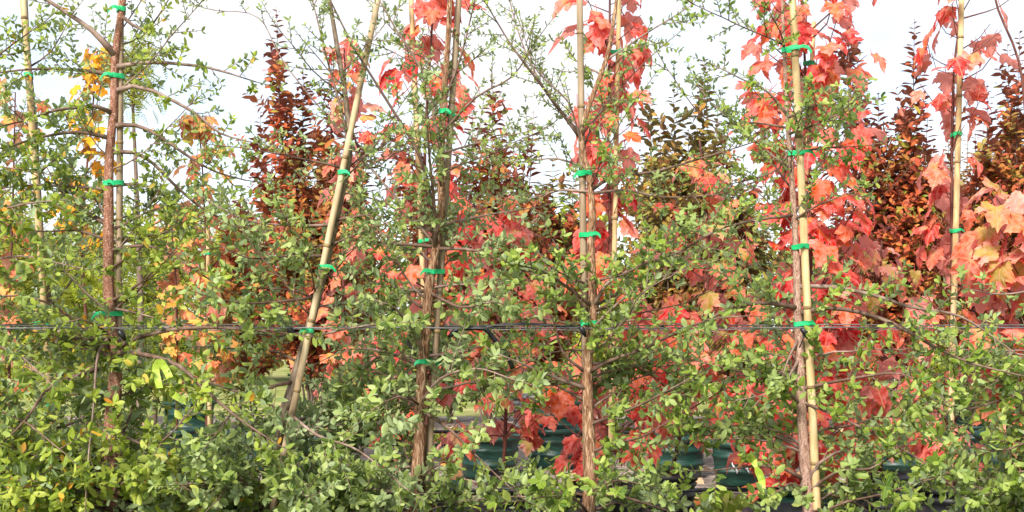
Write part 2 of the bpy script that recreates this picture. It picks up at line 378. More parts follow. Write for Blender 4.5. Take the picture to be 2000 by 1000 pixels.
# ------------------------------------------------------------------ leaf shapes  (x = width, y = length from the stalk, z = upper side)
def oak_leaf(seed):
    r = random.Random(seed)
    cup, bend, wid = r.uniform(-0.20, 0.06), r.uniform(-0.42, 0.16), r.uniform(0.19, 0.28)
    ys = [0.18, 0.50, 0.80]; ws = [0.74, 1.04, 0.68]
    V = [(0, 0, 0)]; tw = r.uniform(-0.6, 0.6)
    for i, (y, q) in enumerate(zip(ys, ws)):
        z0 = bend * y * y
        for sd_ in (-1, 0, 1):
            x = sd_ * wid * q * r.uniform(0.80, 1.14)
            yy = y + (abs(sd_) * r.uniform(-0.05, 0.05))
            V.append((x, yy, z0 + abs(sd_) * cup * q + sd_ * tw * wid * y + (abs(sd_) * r.uniform(-0.07, 0.07))))
    V.append((r.uniform(-0.03, 0.03), 1.0, bend))
    T = [(0, 2, 1), (0, 3, 2)]
    for i in range(2):
        a = 1 + i * 3
        T += [(a, a + 1, a + 3), (a + 1, a + 4, a + 3), (a + 1, a + 2, a + 4), (a + 2, a + 5, a + 4)]
    T += [(7, 8, 10), (8, 9, 10)]
    # stalk
    k = len(V); V += [(-0.02, 0.02, 0.0), (0.02, 0.02, 0.0), (0.0, -0.13, -0.02)]; T.append((k, k + 2, k + 1))
    V = np.array(V); uv = np.stack([V[:, 0] / 0.7 + 0.5, V[:, 1]], 1)
    return V, np.array(T), uv, np.zeros(len(T), int)


MAPLE_HALF = [(0.0, 0.0), (0.10, -0.10), (0.20, -0.08), (0.26, -0.12), (0.40, -0.04), (0.37, 0.05), (0.44, 0.11), (0.42, 0.19), (0.50, 0.24), (0.54, 0.36),
              (0.63, 0.52), (0.53, 0.51), (0.50, 0.58), (0.42, 0.54), (0.30, 0.51), (0.31, 0.60), (0.37, 0.67), (0.29, 0.72), (0.28, 0.80), (0.19, 0.80),
              (0.14, 0.90), (0.07, 0.93), (0.0, 1.06)]


def maple_leaf(seed):
    r = random.Random(seed)
    half = [(x * r.uniform(0.93, 1.07), y * r.uniform(0.96, 1.04)) for x, y in MAPLE_HALF[1:-1]]
    half2 = [(-x * r.uniform(0.93, 1.07), y * r.uniform(0.96, 1.04)) for x, y in MAPLE_HALF[1:-1]]
    out = [MAPLE_HALF[0]] + half + [MAPLE_HALF[-1]] + half2[::-1]
    droop, fold, wav = r.uniform(-0.75, 0.05), r.uniform(-0.1, 0.5), r.uniform(0.03, 0.10)
    ph = [r.uniform(0, 6.28) for _ in range(3)]; c = (0.0, 0.28); tw = r.uniform(-0.25, 0.25)

    def Z(x, y): return droop * (max(0, y - 0.1) ** 2) + fold * abs(x) - 0.35 * x * x * (1 + fold) + tw * x * y + wav * math.sin(9 * x + ph[0]) * math.cos(8 * y + ph[1])
    n = len(out); V = [(c[0], c[1], Z(*c))]
    for f in (0.5, 1.0):
        for x, y in out:
            X, Y = c[0] + (x - c[0]) * f, c[1] + (y - c[1]) * f
            V.append((X, Y, Z(X, Y)))
    T = []
    for i in range(n):
        j = (i + 1) % n
        T += [(0, 1 + i, 1 + j), (1 + i, 1 + n + i, 1 + j), (1 + j, 1 + n + i, 1 + n + j)]
    mi = [0] * len(T)
    k = len(V); pl = r.uniform(0.35, 0.6)     # stalk: a thin three-sided rod
    for yy, zz in ((0.01, -0.012), (-pl, 0.10)):
        for a in range(3): V.append((0.017 * math.cos(a * 2.094), yy, zz + Z(0, 0) + 0.017 * math.sin(a * 2.094)))
    for a in range(3):
        b = (a + 1) % 3; T += [(k + a, k + b, k + 3 + a), (k + b, k + 3 + b, k + 3 + a)]
    mi += [1] * 6
    V = np.array(V); uv = np.stack([V[:, 0] * 0.75 + 0.5, V[:, 1] * 0.83 + 0.12], 1)
    return V, np.array(T), uv, np.array(mi)


def small_leaf(seed, wid=0.27):
    r = random.Random(seed); f = r.uniform(0.10, 0.28); b = r.uniform(-0.22, 0.05)
    V = [(0, 0, 0)]
    for y, q in ((0.28, 0.9), (0.62, 0.95)):
        for s_ in (-1, 0, 1): V.append((s_ * wid * q, y, b * y * y + abs(s_) * f * q * 0.6))
    V.append((0, 1, b))
    T = [(0, 2, 1), (0, 3, 2), (1, 2, 4), (2, 5, 4), (2, 3, 5), (3, 6, 5), (4, 5, 7), (5, 6, 7)]
    V = np.array(V); return V, np.array(T), np.stack([V[:, 0] + 0.5, V[:, 1]], 1), np.zeros(len(T), int)


def pinnate_leaf(seed):
    r = random.Random(seed); V = []; T = []
    for i in range(8):
        y = 0.12 + i * 0.11; ln = 0.20 * math.sin(0.6 + i * 0.28)
        for s_ in (-1, 1):
            k = len(V); z = -0.25 * y * y + r.uniform(-0.02, 0.02); wv = 0.035
            V += [(0, y, z), (s_ * ln * 0.5, y + ln * 0.25 + wv, z + 0.02), (s_ * ln, y + ln * 0.35, z - 0.02), (s_ * ln * 0.5, y + ln * 0.15 - wv, z)]
            T += [(k, k + 3, k + 2), (k, k + 2, k + 1)] if s_ > 0 else [(k, k + 2, k + 3), (k, k + 1, k + 2)]
    V = np.array(V); return V, np.array(T), np.stack([V[:, 0] + 0.5, V[:, 1]], 1), np.zeros(len(T), int)


SHAPES = {'oak': [oak_leaf(i) for i in range(14)], 'maple': [maple_leaf(i) for i in range(16)],
          'small': [small_leaf(i) for i in range(5)], 'pinnate': [pinnate_leaf(i) for i in range(4)],
          'rag': [small_leaf(i, 0.36) for i in range(4)]}
_tm = {}


class Leaves:
    """leaf frames of one tree; the largest in view become objects, the rest one mesh"""
    def __init__(s, shape, mats): s.shape = shape; s.mats = mats; s.p = []; s.a = []; s.n = []; s.s = []

    def add(s, pos, axis, nrm, size):
        s.p.append(tuple(pos)); s.a.append(tuple(axis)); s.n.append(tuple(nrm)); s.s.append(size)

    def finish(s, root, keep=300, keep_name='leaf', rest_name='foliage', limit=None):
        if not s.p: return
        p = np.array(s.p); a = np.array(s.a); n = np.array(s.n); sz = np.array(s.s)
        a /= np.linalg.norm(a, axis=1, keepdims=True) + 1e-9
        x = np.cross(a, n); x /= np.linalg.norm(x, axis=1, keepdims=True) + 1e-9
        z = np.cross(x, a)
        R = np.stack([x, a, z], axis=2) * sz[:, None, None]
        k = len(p); sh = SHAPES[s.shape]; var = rng.integers(0, len(sh), k)
        u = 1000 + p[:, 0] / p[:, 1] * FPX; v = HOR - (p[:, 2] - HCAM) / p[:, 1] * FPX
        inn = (u > 0) & (u < 2000) & (v > 0) & (v < 1000)
        score = sz / p[:, 1] ** 1.5 * (0.6 + 0.4 * np.abs(z[:, 1])) * np.where(inn, 1, 0.001)
        order = np.argsort(-score); pick = [i for i in order[:keep] if inn[i]]
        base = np.array(root.location)
        mk = (s.shape, s.mats[0].name)
        if mk not in _tm:
            _tm[mk] = [tri_mesh('leaf', V, T, s.mats, uv, mi) for V, T, uv, mi in sh]
        tm = _tm[mk]
        for i in pick:
            o = bpy.data.objects.new(keep_name, tm[var[i]])
            m = np.eye(4); m[:3, :3] = R[i]; m[:3, 3] = p[i] - base
            o.parent = root; o.matrix_basis = Matrix(m.tolist()); C.objects.link(o)
        rest = np.ones(k, bool); rest[pick] = False
        Vs, Ts, Us, Ms, off = [], [], [], [], 0
        for q, (V, T, uv, mi) in enumerate(sh):
            idx = np.nonzero(rest & (var == q))[0]
            if not len(idx): continue
            W = np.einsum('kij,vj->kvi', R[idx], V) + (p[idx] - base)[:, None, :]
            Vs.append(W.reshape(-1, 3))
            Ts.append((T[None] + (np.arange(len(idx)) * len(V))[:, None, None] + off).reshape(-1, 3)); off += len(idx) * len(V)
            Us.append(np.tile(uv, (len(idx), 1))); Ms.append(np.tile(mi, len(idx)))
        if Vs:
            me = tri_mesh(rest_name, np.concatenate(Vs), np.concatenate(Ts), s.mats, np.concatenate(Us), np.concatenate(Ms))
            o = bpy.data.objects.new(rest_name, me); C.objects.link(o); o.parent = root; o['kind'] = 'stuff'
        return k


UP = Vector((0, 0, 1))

# ------------------------------------------------------------------ the ground
g = MB(); g.box((0, 150, -0.06), (700, 420, 0.12)); tag(g.build('ground', M['ground']), kind='structure')


def sheet(name, x0, x1, y0, y1, z, mat, nx=60, ny=14, rough=0.012):
    V = []; T = []
    for j in range(ny + 1):
        for i in range(nx + 1):
            x = x0 + (x1 - x0) * i / nx; y = y0 + (y1 - y0) * j / ny
            edge = 0 if i in (0, nx) or j in (0, ny) else 1
            V.append((x, y + (1 - edge) * 0.06 * mnoise.noise((x * 3, y, 5)), z + edge * rough * (1 + mnoise.noise((x * 5, y * 5, 1.3)))))
    for j in range(ny):
        for i in range(nx):
            a = j * (nx + 1) + i; T += [(a, a + 1, a + nx + 1), (a + 1, a + nx + 2, a + nx + 1)]
    b = MB(); b.add(V, T); return tag(b.build(name, mat), kind='structure')


sheet('weed_matting', -6, 6, 3.2, 6.15, 0.006, M['matting'])
sheet('mulch_bed', -9, 9, 7.15, 10.2, 0.006, M['mulch'], 120, 40, 0.02)
sheet('mulch_strip', -14, 14, 11.6, 13.6, 0.006, M['mulch'], 120, 20, 0.02)

# grass between the beds and fallen leaves (nobody could count them)
gl = Leaves('rag', [M['grass']])
for _ in range(9000):
    x = random.uniform(-4.5, 4.5); y = random.choice((random.uniform(6.1, 7.25), random.uniform(10.2, 11.7)))
    gl.add((x, y, 0.0), UP + rv(0.6) * 0.8, rv(), random.uniform(0.03, 0.075))
root = thing('grass', (0, 0, 0), None, None)
gl.finish(root, 0, rest_name='grass'); gobj = root.children[0]; gobj.parent = None; bpy.data.objects.remove(root)
gobj.name = 'grass'; tag(gobj, 'short green grass strips growing between the pot rows', 'grass', kind='stuff')
ll = Leaves('maple', [M['litter'], M['litter']])
for _ in range(900):
    ll.add((random.uniform(-5, 5), random.uniform(6.2, 12.5), 0.045), Vector((random.uniform(-1, 1), random.uniform(-1, 1), 0.1)), UP + rv(0.5), random.uniform(0.05, 0.09))
root = thing('litter', (0, 0, 0), None, None)
ll.finish(root, 0, rest_name='fallen_leaves'); lobj = root.children[0]; lobj.parent = None; bpy.data.objects.remove(root)
lobj.name = 'fallen_leaves'; tag(lobj, 'dry brown fallen leaves scattered over the mulch and grass', 'fallen leaves', kind='stuff')


# ------------------------------------------------------------------ pots
def pot(x, y, r, h, mat, label, group, kind='pot', ribs=5):
    if mat is M['pot_green']: ribs = 3
    t = thing('plant_pot', (x, y, 0.03), label, 'pot', group)
    b = MB(); pr = [(0.0, 0.0), (r * 0.80, 0.0), (r * 0.82, 0.02)]
    for i in range(1, ribs):
        z = h * i / ribs; q = r * (0.82 + 0.15 * i / ribs)
        pr += [(q, z - 0.012), (q + 0.008, z - 0.004), (q + 0.008, z + 0.008), (q, z + 0.016)]
    pr += [(r * 0.975, h - 0.035)]
    b.lathe(pr, (x, y, 0.03))
    if mat is M['pot_green']:                       # a soft bag: creased, slumped wall
        for q in b.V[0]:
            a_ = math.atan2(q[1] - y, q[0] - x); k_ = 1 + 0.05 * mnoise.noise((a_ * 2, q[2] * 9, x)) + 0.03 * mnoise.noise((a_ * 6, q[2] * 22, x))
            q[0] = x + (q[0] - x) * k_; q[1] = y + (q[1] - y) * k_
    body = b.build('body', mat, t)
    b = MB(); b.lathe([(r * 0.976, h - 0.034), (r * 1.05, h - 0.030), (r * 1.06, h), (r * 0.99, h + 0.003), (r * 0.95, h - 0.05)], (x, y, 0.03)); b.build('rim', mat, t).parent = body
    b = MB(); V = [(x, y, 0.03 + h - 0.035)]; n = 28; T = []
    for rr in (0.5, 0.955):
        for j in range(n):
            V.append((x + r * rr * math.cos(6.2832 * j / n), y + r * rr * math.sin(6.2832 * j / n), 0.03 + h - 0.04 + random.uniform(-0.008, 0.008)))
    for j in range(n):
        k = (j + 1) % n; T += [(0, 1 + j, 1 + k), (1 + j, 1 + n + j, 1 + k), (1 + k, 1 + n + j, 1 + n + k)]
    b.add(V, T); b.build('soil', M['soil'], t)
    return t


# ------------------------------------------------------------------ stakes and ties
def path_at(pts, z):
    """x, y of a rising polyline at height z"""
    for a, b in zip(pts, pts[1:]):
        if a.z <= z <= b.z: return a.lerp(b, (z - a.z) / max(1e-6, b.z - a.z))
    return pts[0].copy() if z < pts[0].z else pts[-1].copy()


def stake(p0, p1, r, mat, label, bow=0.0, group=None):
    t = thing('bamboo_stake', p0, label, 'stake', group)
    n = 14; mid = rv(1) * bow; mid.z = 0
    pts = [p0.lerp(p1, i / n) + mid * math.sin(math.pi * i / n) for i in range(n + 1)]
    b = MB(); b.tube(pts, taper(n + 1, r * 1.08, r * 0.84), 12); culm = b.build('culm', mat, t)
    L_ = (p1 - p0).length; s_ = 0.12 + random.random() * 0.1
    while s_ < L_ - 0.05:
        f = s_ / L_; i = min(n - 1, int(f * n)); c = pts[i].lerp(pts[i + 1], f * n - i)
        d = (pts[i + 1] - pts[i]).normalized(); rr = r * (1.08 - 0.24 * f)
        b = MB(); b.tube([c - d * 0.006, c - d * 0.002, c + d * 0.002, c + d * 0.006], [rr * 1.005, rr * 1.13, rr * 1.11, rr * 1.003], 12); nr_ = b.build('node_ring', M['bamboo_node'], t); nr_.parent = culm
        s_ += random.uniform(0.22, 0.31)
    return pts


def tie(name_label, ca, ra, cb, rb, h=0.0155, tail=True, group=None, tilt=0.0):
    """tape pulled round two round things of radius ra, rb at centres ca, cb"""
    d = Vector((cb.x - ca.x, cb.y - ca.y, 0)); dl = d.length
    ang = math.atan2(d.y, d.x) if dl > 1e-5 else 0
    m = 0.0022; pts = []
    ofs = math.acos(max(-1, min(1, (ra - rb) / max(dl, 1e-4)))) if dl > abs(ra - rb) else math.pi / 2
    for i in range(9):
        th = ang + ofs + (2 * math.pi - 2 * ofs) * i / 8
        pts.append(Vector((ca.x + (ra + m) * math.cos(th), ca.y + (ra + m) * math.sin(th), ca.z - tilt)))
    for i in range(9):
        th = ang - ofs + 2 * ofs * i / 8
        pts.append(Vector((cb.x + (rb + m) * math.cos(th), cb.y + (rb + m) * math.sin(th), ca.z + tilt)))
    pts.append(pts[0].copy())
    for p in pts: p.z += random.uniform(-0.0015, 0.0015)
    ws = [h * random.uniform(0.92, 1.05) for _ in pts]
    b = MB(); b.ribbon(pts, [(UP + rv(0.06)) for _ in pts], ws, 0.0014)
    if tail:
        fx = (ca if ca.y - ra < cb.y - rb else cb); q = Vector((fx.x, fx.y - (ra if fx is ca else rb) - 0.004, ca.z))
        sg = random.choice((-1, 1))
        e_ = random.uniform(0.6, 1.7); tl = [q, q + Vector((sg * 0.012 * e_, -0.006, 0.004)), q + Vector((sg * 0.022 * e_, -0.006, 0.0)), q + Vector((sg * 0.030 * e_, -0.004, -0.010 * e_))]
        b.ribbon(tl, UP + rv(0.2), h * 0.7, 0.0014)
    o = b.build('tie_tape', M['tape'], base=ca, smooth=False)
    return tag(o, name_label, 'tie tape', group)


# ------------------------------------------------------------------ oaks
def add_twig(leaves, mb, p, d, length, lsize, dens, r0=0.0018, curve=0.5, lift=0.25):
    n = max(3, int(length / 0.035)); pts = [p.copy()]; d = d.normalized()
    bendv = rv(1) * curve + UP * lift
    for i in range(n):
        d = (d + bendv * (0.16 / n) * 2 + rv(0.10)).normalized(); pts.append(pts[-1] + d * (length / n))
    mb.tube(pts, taper(n + 1, r0, r0 * 0.45), 4, cap=False)
    k = int(length * dens) + 1; side = random.random() * 6.28
    for j in range(k):
        f = (j + 0.6) / k; f = 0.10 + 0.9 * f; i = min(n - 1, int(f * n)); q = pts[i].lerp(pts[i + 1], f * n - i)
        dd = (pts[i + 1] - pts[i]).normalized(); side += 2.4 + random.uniform(-0.5, 0.5)
        a = dd.cross(UP)
        if a.length < 0.05: a = Vector((1, 0, 0))
        a.normalize(); b = a.cross(dd)
        out = a * math.cos(side) + b * math.sin(side)
        ax = out * random.uniform(0.6, 1.1) + dd * random.uniform(0.2, 0.9) + UP * random.uniform(-0.25, 0.35)
        nr = UP * 0.9 + Vector((0, -0.45, 0)) + dd * 0.25 + rv(0.95)
        leaves.add(q, ax, nr, lsize * 0.86 * random.uniform(0.55, 1.3) * (1.0 if f < 0.85 else 0.75))
    if length > 0.05:                                # rosette at the shoot tip
        dd = (pts[-1] - pts[-2]).normalized(); a = dd.cross(Vector((0.2, 1, 0.1))).normalized(); b = a.cross(dd); th = random.random() * 6.28
        for j in range(random.randint(3, 5)):
            o = a * math.cos(th + j * 1.4) + b * math.sin(th + j * 1.4)
            leaves.add(pts[-1], o + dd * random.uniform(0.3, 0.9), dd - o * 0.4 + UP * 0.3 + rv(0.2), lsize * random.uniform(0.6, 1.0))
    return pts


GAPS = ((555, 650, 612, 820), (1120, 800, 1170, 930), (1560, 800, 1610, 960), (1335, 870, 1490, 1000), (1005, 765, 1110, 850), (340, 780, 430, 900), (890, 880, 1060, 965), (690, 860, 770, 930))


def open_spot(path):
    for q in path[1:]:
        u = 1000 + q.x / q.y * FPX; v = HOR - (q.z - HCAM) / q.y * FPX
        for a, b, c, d in GAPS:
            if a < u < c and b < v < d: return True
    return False


def oak(base_px, Y, trunk_px, r_base, r_top, label, leafmat, bark, branches, nrand, stick_label=None, lo=(0.42, 0.98),
        dens_lo=1.0, dens_hi=1.0, nlow=10, nup=0):
    pts = [P(x, y, Y) for x, y in trunk_px]
    foot = Vector((pts[0].x, Y, 0.36)); pts = [foot] + pts
    tr = smooth_path(pts, 0.045)
    t = thing('oak_tree', foot, label, 'tree', None)
    rad = [r_base + (r_top - r_base) * min(1, max(0, p.z - 0.36) / 1.75) ** 0.85 for p in tr]
    mb = MB(); mb.tube(tr, rad, 14, 0.07); mb.build('trunk', bark, t)
    lv = Leaves('oak', [leafmat])

    def grow(path, r0, sparse, lsize, own=True):
        L_ = sum((b - a).length for a, b in zip(path, path[1:]))
        mb = MB(); n = len(path); r1 = max(0.0013, r0 * 0.28)
        rr = taper(n, r0, r1); rr[0] *= 1.3; rr[1] *= 1.08      # branch collar
        mb.tube(path, rr, 7, 0.08)
        s_ = 0.05 if L_ > 0.2 else 0.02; acc = 0
        step = random.uniform(0.025, 0.05) / sparse; nxt = s_
        for a, b in zip(path, path[1:]):
            seg = (b - a).length
            while nxt < acc + seg:
                f = nxt / L_; q = a.lerp(b, (nxt - acc) / seg); d = (b - a).normalized()
                side = d.cross(UP); side = side.normalized() if side.length > 0.1 else Vector((1, 0, 0))
                th = random.uniform(0, 6.28); o = side * math.cos(th) + side.cross(d) * math.sin(th)
                ln = random.uniform(0.045, 0.17) * (1.0 - 0.35 * f) * (1.25 if q.z < 0.95 else 1.0)
                add_twig(lv, mb, q, o * 0.9 + d * random.uniform(0.3, 1.0) + UP * 0.25, ln, lsize, random.uniform(85, 132))
                nxt += step * random.uniform(0.5, 1.6)
            acc += seg
        d = (path[-1] - path[-2]).normalized()
        add_twig(lv, mb, path[-1], d, random.uniform(0.06, 0.14), lsize * 0.9, 90)
        mb.build('branch', M['twig'] if random.random() < 0.6 else M['twig_pale'], t)

    for bb in branches:                              # limbs as the photo shows them
        px, thick, sparse, lsize = bb[0], bb[1], bb[2], bb[3]
        dy = bb[4] if len(bb) > 4 else random.uniform(-0.22, 0.16)
        n = len(px) - 1; st = P(px[0][0], px[0][1], Y)
        tp = path_at(tr, st.z); raw = []
        for i, (x, y) in enumerate(px):
            q = P(x, y, Y + dy * (i / n)); raw.append(q)
        raw[0] = tp if abs(tp.x - raw[0].x) < 0.06 else raw[0]
        grow(smooth_path(raw, 0.035), thick / 2 / 600.0, sparse * (1.8 if px[0][1] < 420 else 1.05), lsize * (0.9 if px[0][1] < 420 else 1.0))
    for i in range(nrand):                           # the rest of the bushy skirt
        z = lo[0] + (lo[1] - lo[0]) * random.random() ** 1.45; st = path_at(tr, z); az = random.uniform(0, 6.28)
        if math.sin(az) < -0.2 and random.random() < 0.55: az = -az
        L_ = random.uniform(0.22, 0.56) * (1.0 if z < 0.95 else 0.80)
        d = Vector((math.cos(az), math.sin(az) * 0.62, random.uniform(0.0, 0.7)))
        raw = [st]; n = 6
        for k in range(n):
            d = (d.normalized() + rv(0.22) + Vector((0, 0, -0.10 if z < 1.0 else 0.06))).normalized(); raw.append(raw[-1] + d * (L_ / n))
        if min(q.z for q in raw) < 0.2 and z > 0.5: continue
        if open_spot(raw): continue
        big = random.uniform(0.034, 0.050) if z < 0.85 else random.uniform(0.026, 0.038)
        grow(smooth_path(raw, 0.04), random.uniform(0.0030, 0.0055), (dens_lo if z < 0.95 else dens_hi), big)
    for i in range(nlow):                            # low whips hanging over the pot
        az = 6.283 * (i + random.random()) / nlow; st = path_at(tr, random.uniform(0.38, 0.50))
        L_ = random.uniform(0.26, 0.52); d = Vector((math.cos(az), math.sin(az) * 0.6, random.uniform(0.1, 0.55))); raw = [st]
        for k in range(6):
            d = (d.normalized() + rv(0.18) + Vector((0, 0, -0.10))).normalized(); raw.append(raw[-1] + d * (L_ / 6))
        if open_spot(raw): continue
        grow(smooth_path(raw, 0.04), random.uniform(0.0030, 0.0050), 1.0, random.uniform(0.034, 0.046))
    for i in range(nup):                             # wispy shoots high on the stem
        z = random.uniform(1.15, 1.95); az = random.uniform(0, 6.28); st = path_at(tr, z); L_ = random.uniform(0.16, 0.42)
        d = Vector((math.cos(az), math.sin(az) * 0.7, random.uniform(0.1, 1.0))); raw = [st]
        for k in range(6):
            d = (d.normalized() + rv(0.15) + Vector((0, 0, 0.03))).normalized(); raw.append(raw[-1] + d * (L_ / 6))
        grow(smooth_path(raw, 0.035), random.uniform(0.002, 0.0035), 1.1, random.uniform(0.020, 0.027))
    print(label, lv.finish(t, 300))
    return tr, rad


def rad_at(tr, rad, z):
    for i, p in enumerate(tr):
        if p.z >= z: return rad[i]
    return rad[-1]




def staked(tr, rad, Y, sp, yo, r, mat, label, ties, who, behind=False):
    """bamboo stake through photo pixels sp, and the tapes at photo rows `ties`"""
    a = P(sp[0][0], sp[0][1], Y + yo); b = P(sp[1][0], sp[1][1], Y + yo)
    if a.z > b.z: a, b = b, a
    f = (0.06 - a.z) / (b.z - a.z); foot = a + (b - a) * f
    ytop = min(sp[0][1], sp[1][1]); ytop = ytop if ytop > 30 else -50
    top = a + (b - a) * ((P(0, ytop, Y).z - a.z) / (b.z - a.z))
    pts = stake(foot, top, r, mat, label)
    names = ['highest', 'second highest', 'third highest', 'fourth highest', 'fifth highest']
    for i, ty in enumerate(ties):
        z = P(0, ty, Y).z; ca = path_at(tr, z); cb = path_at(pts, z)
        which = names[i] + ' tie' if len(ties) > 1 else 'its only tie'
        tie('green tape tying %s to its bamboo stake, %s' % (who, which), ca, rad_at(tr, rad, z), cb, r, tilt=random.uniform(-0.003, 0.003))
    return pts


YF = 4.0
# --- oak with the tall red-brown trunk
A = oak(220, YF, [(219, 1000), (215, 860), (226, 720), (214, 600), (212, 420), (214, 300), (222, 215), (224, 120), (234, 40), (244, -30), (250, -160)],
        0.027, 0.010, 'tall oak with smooth red-brown trunk and long bare side limbs', M['oak_fresh'], M['bark_red'], [
    ([(222, 108), (180, 60), (130, 25), (75, -10), (20, -40)], 13, 0.7, 0.030, -0.06),
    ([(228, 130), (300, 122), (380, 128), (430, 138), (500, 160)], 9, 0.45, 0.032),
    ([(228, 178), (260, 168), (300, 178), (380, 220), (430, 260), (500, 280)], 9, 0.55, 0.032),
    ([(222, 246), (265, 245), (310, 265), (360, 300), (420, 335), (480, 352)], 9, 0.6, 0.034),
    ([(216, 298), (262, 298), (300, 320), (340, 360), (400, 410), (470, 440), (560, 465)], 8, 0.6, 0.034),
    ([(216, 362), (275, 360), (305, 372), (350, 400)], 7, 0.8, 0.034),
    ([(216, 490), (275, 480), (330, 495), (400, 540), (450, 570)], 7, 0.8, 0.034),
    ([(216, 450), (240, 440), (285, 415), (330, 400)], 6, 0.8, 0.034),
    ([(216, 590), (250, 570), (300, 530), (330, 505)], 7, 0.7, 0.034),
    ([(218, 148), (160, 137), (60, 135), (-60, 150)], 8, 0.6, 0.032),
    ([(216, 222), (190, 208), (110, 215), (50, 235), (-40, 255)], 8, 0.9, 0.032),
    ([(214, 270), (150, 258), (80, 268), (20, 285), (-50, 300)], 8, 0.9, 0.034),
    ([(212, 370), (150, 365), (50, 362), (-20, 372)], 7, 1.0, 0.036),
    ([(212, 470), (150, 450), (80, 452), (0, 440)], 6, 1.0, 0.036),
    ([(216, 690), (250, 690), (290, 694), (350, 715), (410, 770), (470, 820), (530, 860)], 11, 0.8, 0.038, -0.35),
    ([(216, 680), (270, 660), (330, 645), (400, 640), (470, 643), (550, 650)], 10, 0.7, 0.036, -0.2),
    ([(216, 690), (180, 655), (130, 615), (90, 590), (30, 578), (-30, 580)], 8, 0.6, 0.036, -0.25),
    ([(205, 655), (192, 690), (182, 800), (172, 900), (168, 960)], 6, 0.35, 0.034, -0.30),
    ([(190, 720), (100, 755), (50, 820), (0, 870)], 9, 0.8, 0.042, -0.35),
    ([(225, 840), (290, 870), (330, 850), (375, 800)], 7, 0.9, 0.042, -0.3),
    ([(240, 30), (280, 60), (310, 30), (340, -20)], 6, 0.8, 0.026),
], 42, lo=(0.38, 1.36), dens_hi=0.75, nlow=20, nup=8)
staked(*A, YF, [(236, 20), (232, 600)], 0.012, 0.0115, M['bamboo_grey'], 'weathered grey bamboo stake beside the tall red-brown oak trunk', [18, 148, 357, 613], 'the red-brown oak trunk')

# --- leaning oak on the slanting stake
B = oak(540, YF, [(528, 1000), (540, 860), (575, 745), (612, 610), (640, 500), (662, 400), (682, 300), (676, 200), (660, 100), (640, -20)],
        0.022, 0.006, 'leaning oak tied along a slanting bamboo stake', M['oak_sage'], M['bark_grey'], [
    ([(678, 290), (665, 210), (640, 120), (610, 0), (600, -40)], 6, 0.75, 0.022, -0.1),
    ([(668, 330), (600, 312), (540, 300), (470, 288)], 5, 0.9, 0.028),
    ([(655, 440), (560, 440), (480, 430), (420, 400)], 6, 1.0, 0.032),
    ([(655, 430), (720, 420), (790, 430)], 6, 1.0, 0.030),
    ([(640, 500), (560, 500), (490, 505), (430, 480)], 6, 1.1, 0.034),
    ([(622, 580), (540, 590), (470, 592), (410, 580)], 7, 1.1, 0.036, -0.3),
    ([(600, 650), (520, 655), (450, 640)], 6, 1.0, 0.036),
    ([(676, 230), (720, 330), (770, 300), (830, 280)], 5, 0.7, 0.026),
    ([(575, 745), (520, 760), (460, 800), (420, 850)], 7, 1.0, 0.040, -0.3),
    ([(560, 800), (620, 850), (700, 880), (800, 960)], 7, 0.9, 0.040, -0.35),
    ([(600, 660), (690, 640), (760, 630)], 6, 1.0, 0.036, -0.2),
], 34, lo=(0.38, 1.30), dens_hi=0.7, nlow=14, nup=7)
staked(*B, YF, [(738, 0), (562, 850)], -0.032, 0.0112, M['bamboo_pale'], 'tan bamboo stake slanting up across the leaning oak', [340, 523, 645], 'the leaning oak')

# --- oak with the cork bark foot
Cc = oak(820, YF, [(808, 1000), (818, 880), (822, 760), (832, 640), (838, 560), (852, 480), (862, 400), (862, 300), (866, 200), (876, 60), (880, -40), (884, -160)],
         0.022, 0.008, 'oak with fissured cork bark foot and upright grey leader', M['oak_sage'], M['bark_cork'], [
    ([(855, 485), (838, 370), (812, 290), (745, 180), (690, 90), (640, -10)], 9, 0.8, 0.024, -0.18),
    ([(868, 300), (850, 240), (830, 150), (775, 60), (735, -10)], 8, 0.7, 0.023, -0.12),
    ([(855, 490), (848, 400), (838, 300), (832, 190)], 8, 1.3, 0.032, -0.25),
    ([(872, 200), (900, 110), (925, 10), (932, -30)], 6, 0.6, 0.022, 0.08),
    ([(870, 260), (930, 190), (1000, 150), (1040, 90)], 6, 0.7, 0.022, -0.1),
    ([(868, 300), (930, 280), (990, 265)], 5, 0.8, 0.024),
    ([(858, 440), (950, 420), (1050, 405)], 6, 0.9, 0.028),
    ([(856, 460), (760, 400), (690, 380), (640, 370)], 6, 0.9, 0.028),
    ([(852, 482), (760, 475), (690, 470), (620, 480)], 7, 1.2, 0.032),
    ([(852, 485), (930, 490), (1000, 520), (1040, 535)], 7, 1.2, 0.034, -0.2),
    ([(838, 570), (760, 560), (700, 540)], 7, 1.1, 0.034),
    ([(838, 570), (900, 600), (960, 590), (1010, 600)], 7, 1.3, 0.038, -0.25),
    ([(828, 690), (800, 640), (770, 600), (740, 590)], 8, 1.0, 0.036, -0.2),
    ([(822, 790), (800, 770), (770, 740), (720, 720)], 7, 1.0, 0.040),
    ([(820, 800), (880, 840), (940, 900), (1010, 965)], 7, 0.8, 0.040, -0.3),
    ([(820, 790), (860, 740), (930, 720), (1000, 740)], 7, 1.2, 0.042, -0.25),
    ([(852, 480), (700, 300), (560, 130), (505, 35), (420, 20)], 5, 0.28, 0.022, 0.10),
], 42, lo=(0.38, 1.30), dens_lo=0.85, dens_hi=0.85, nlow=10, nup=7)
staked(*Cc, YF, [(896, 0), (830, 1000)], 0.032, 0.0115, M['bamboo_grey'], 'weathered grey stake beside the upright leader of the cork-barked oak', [218, 530, 707], 'the cork-barked oak')

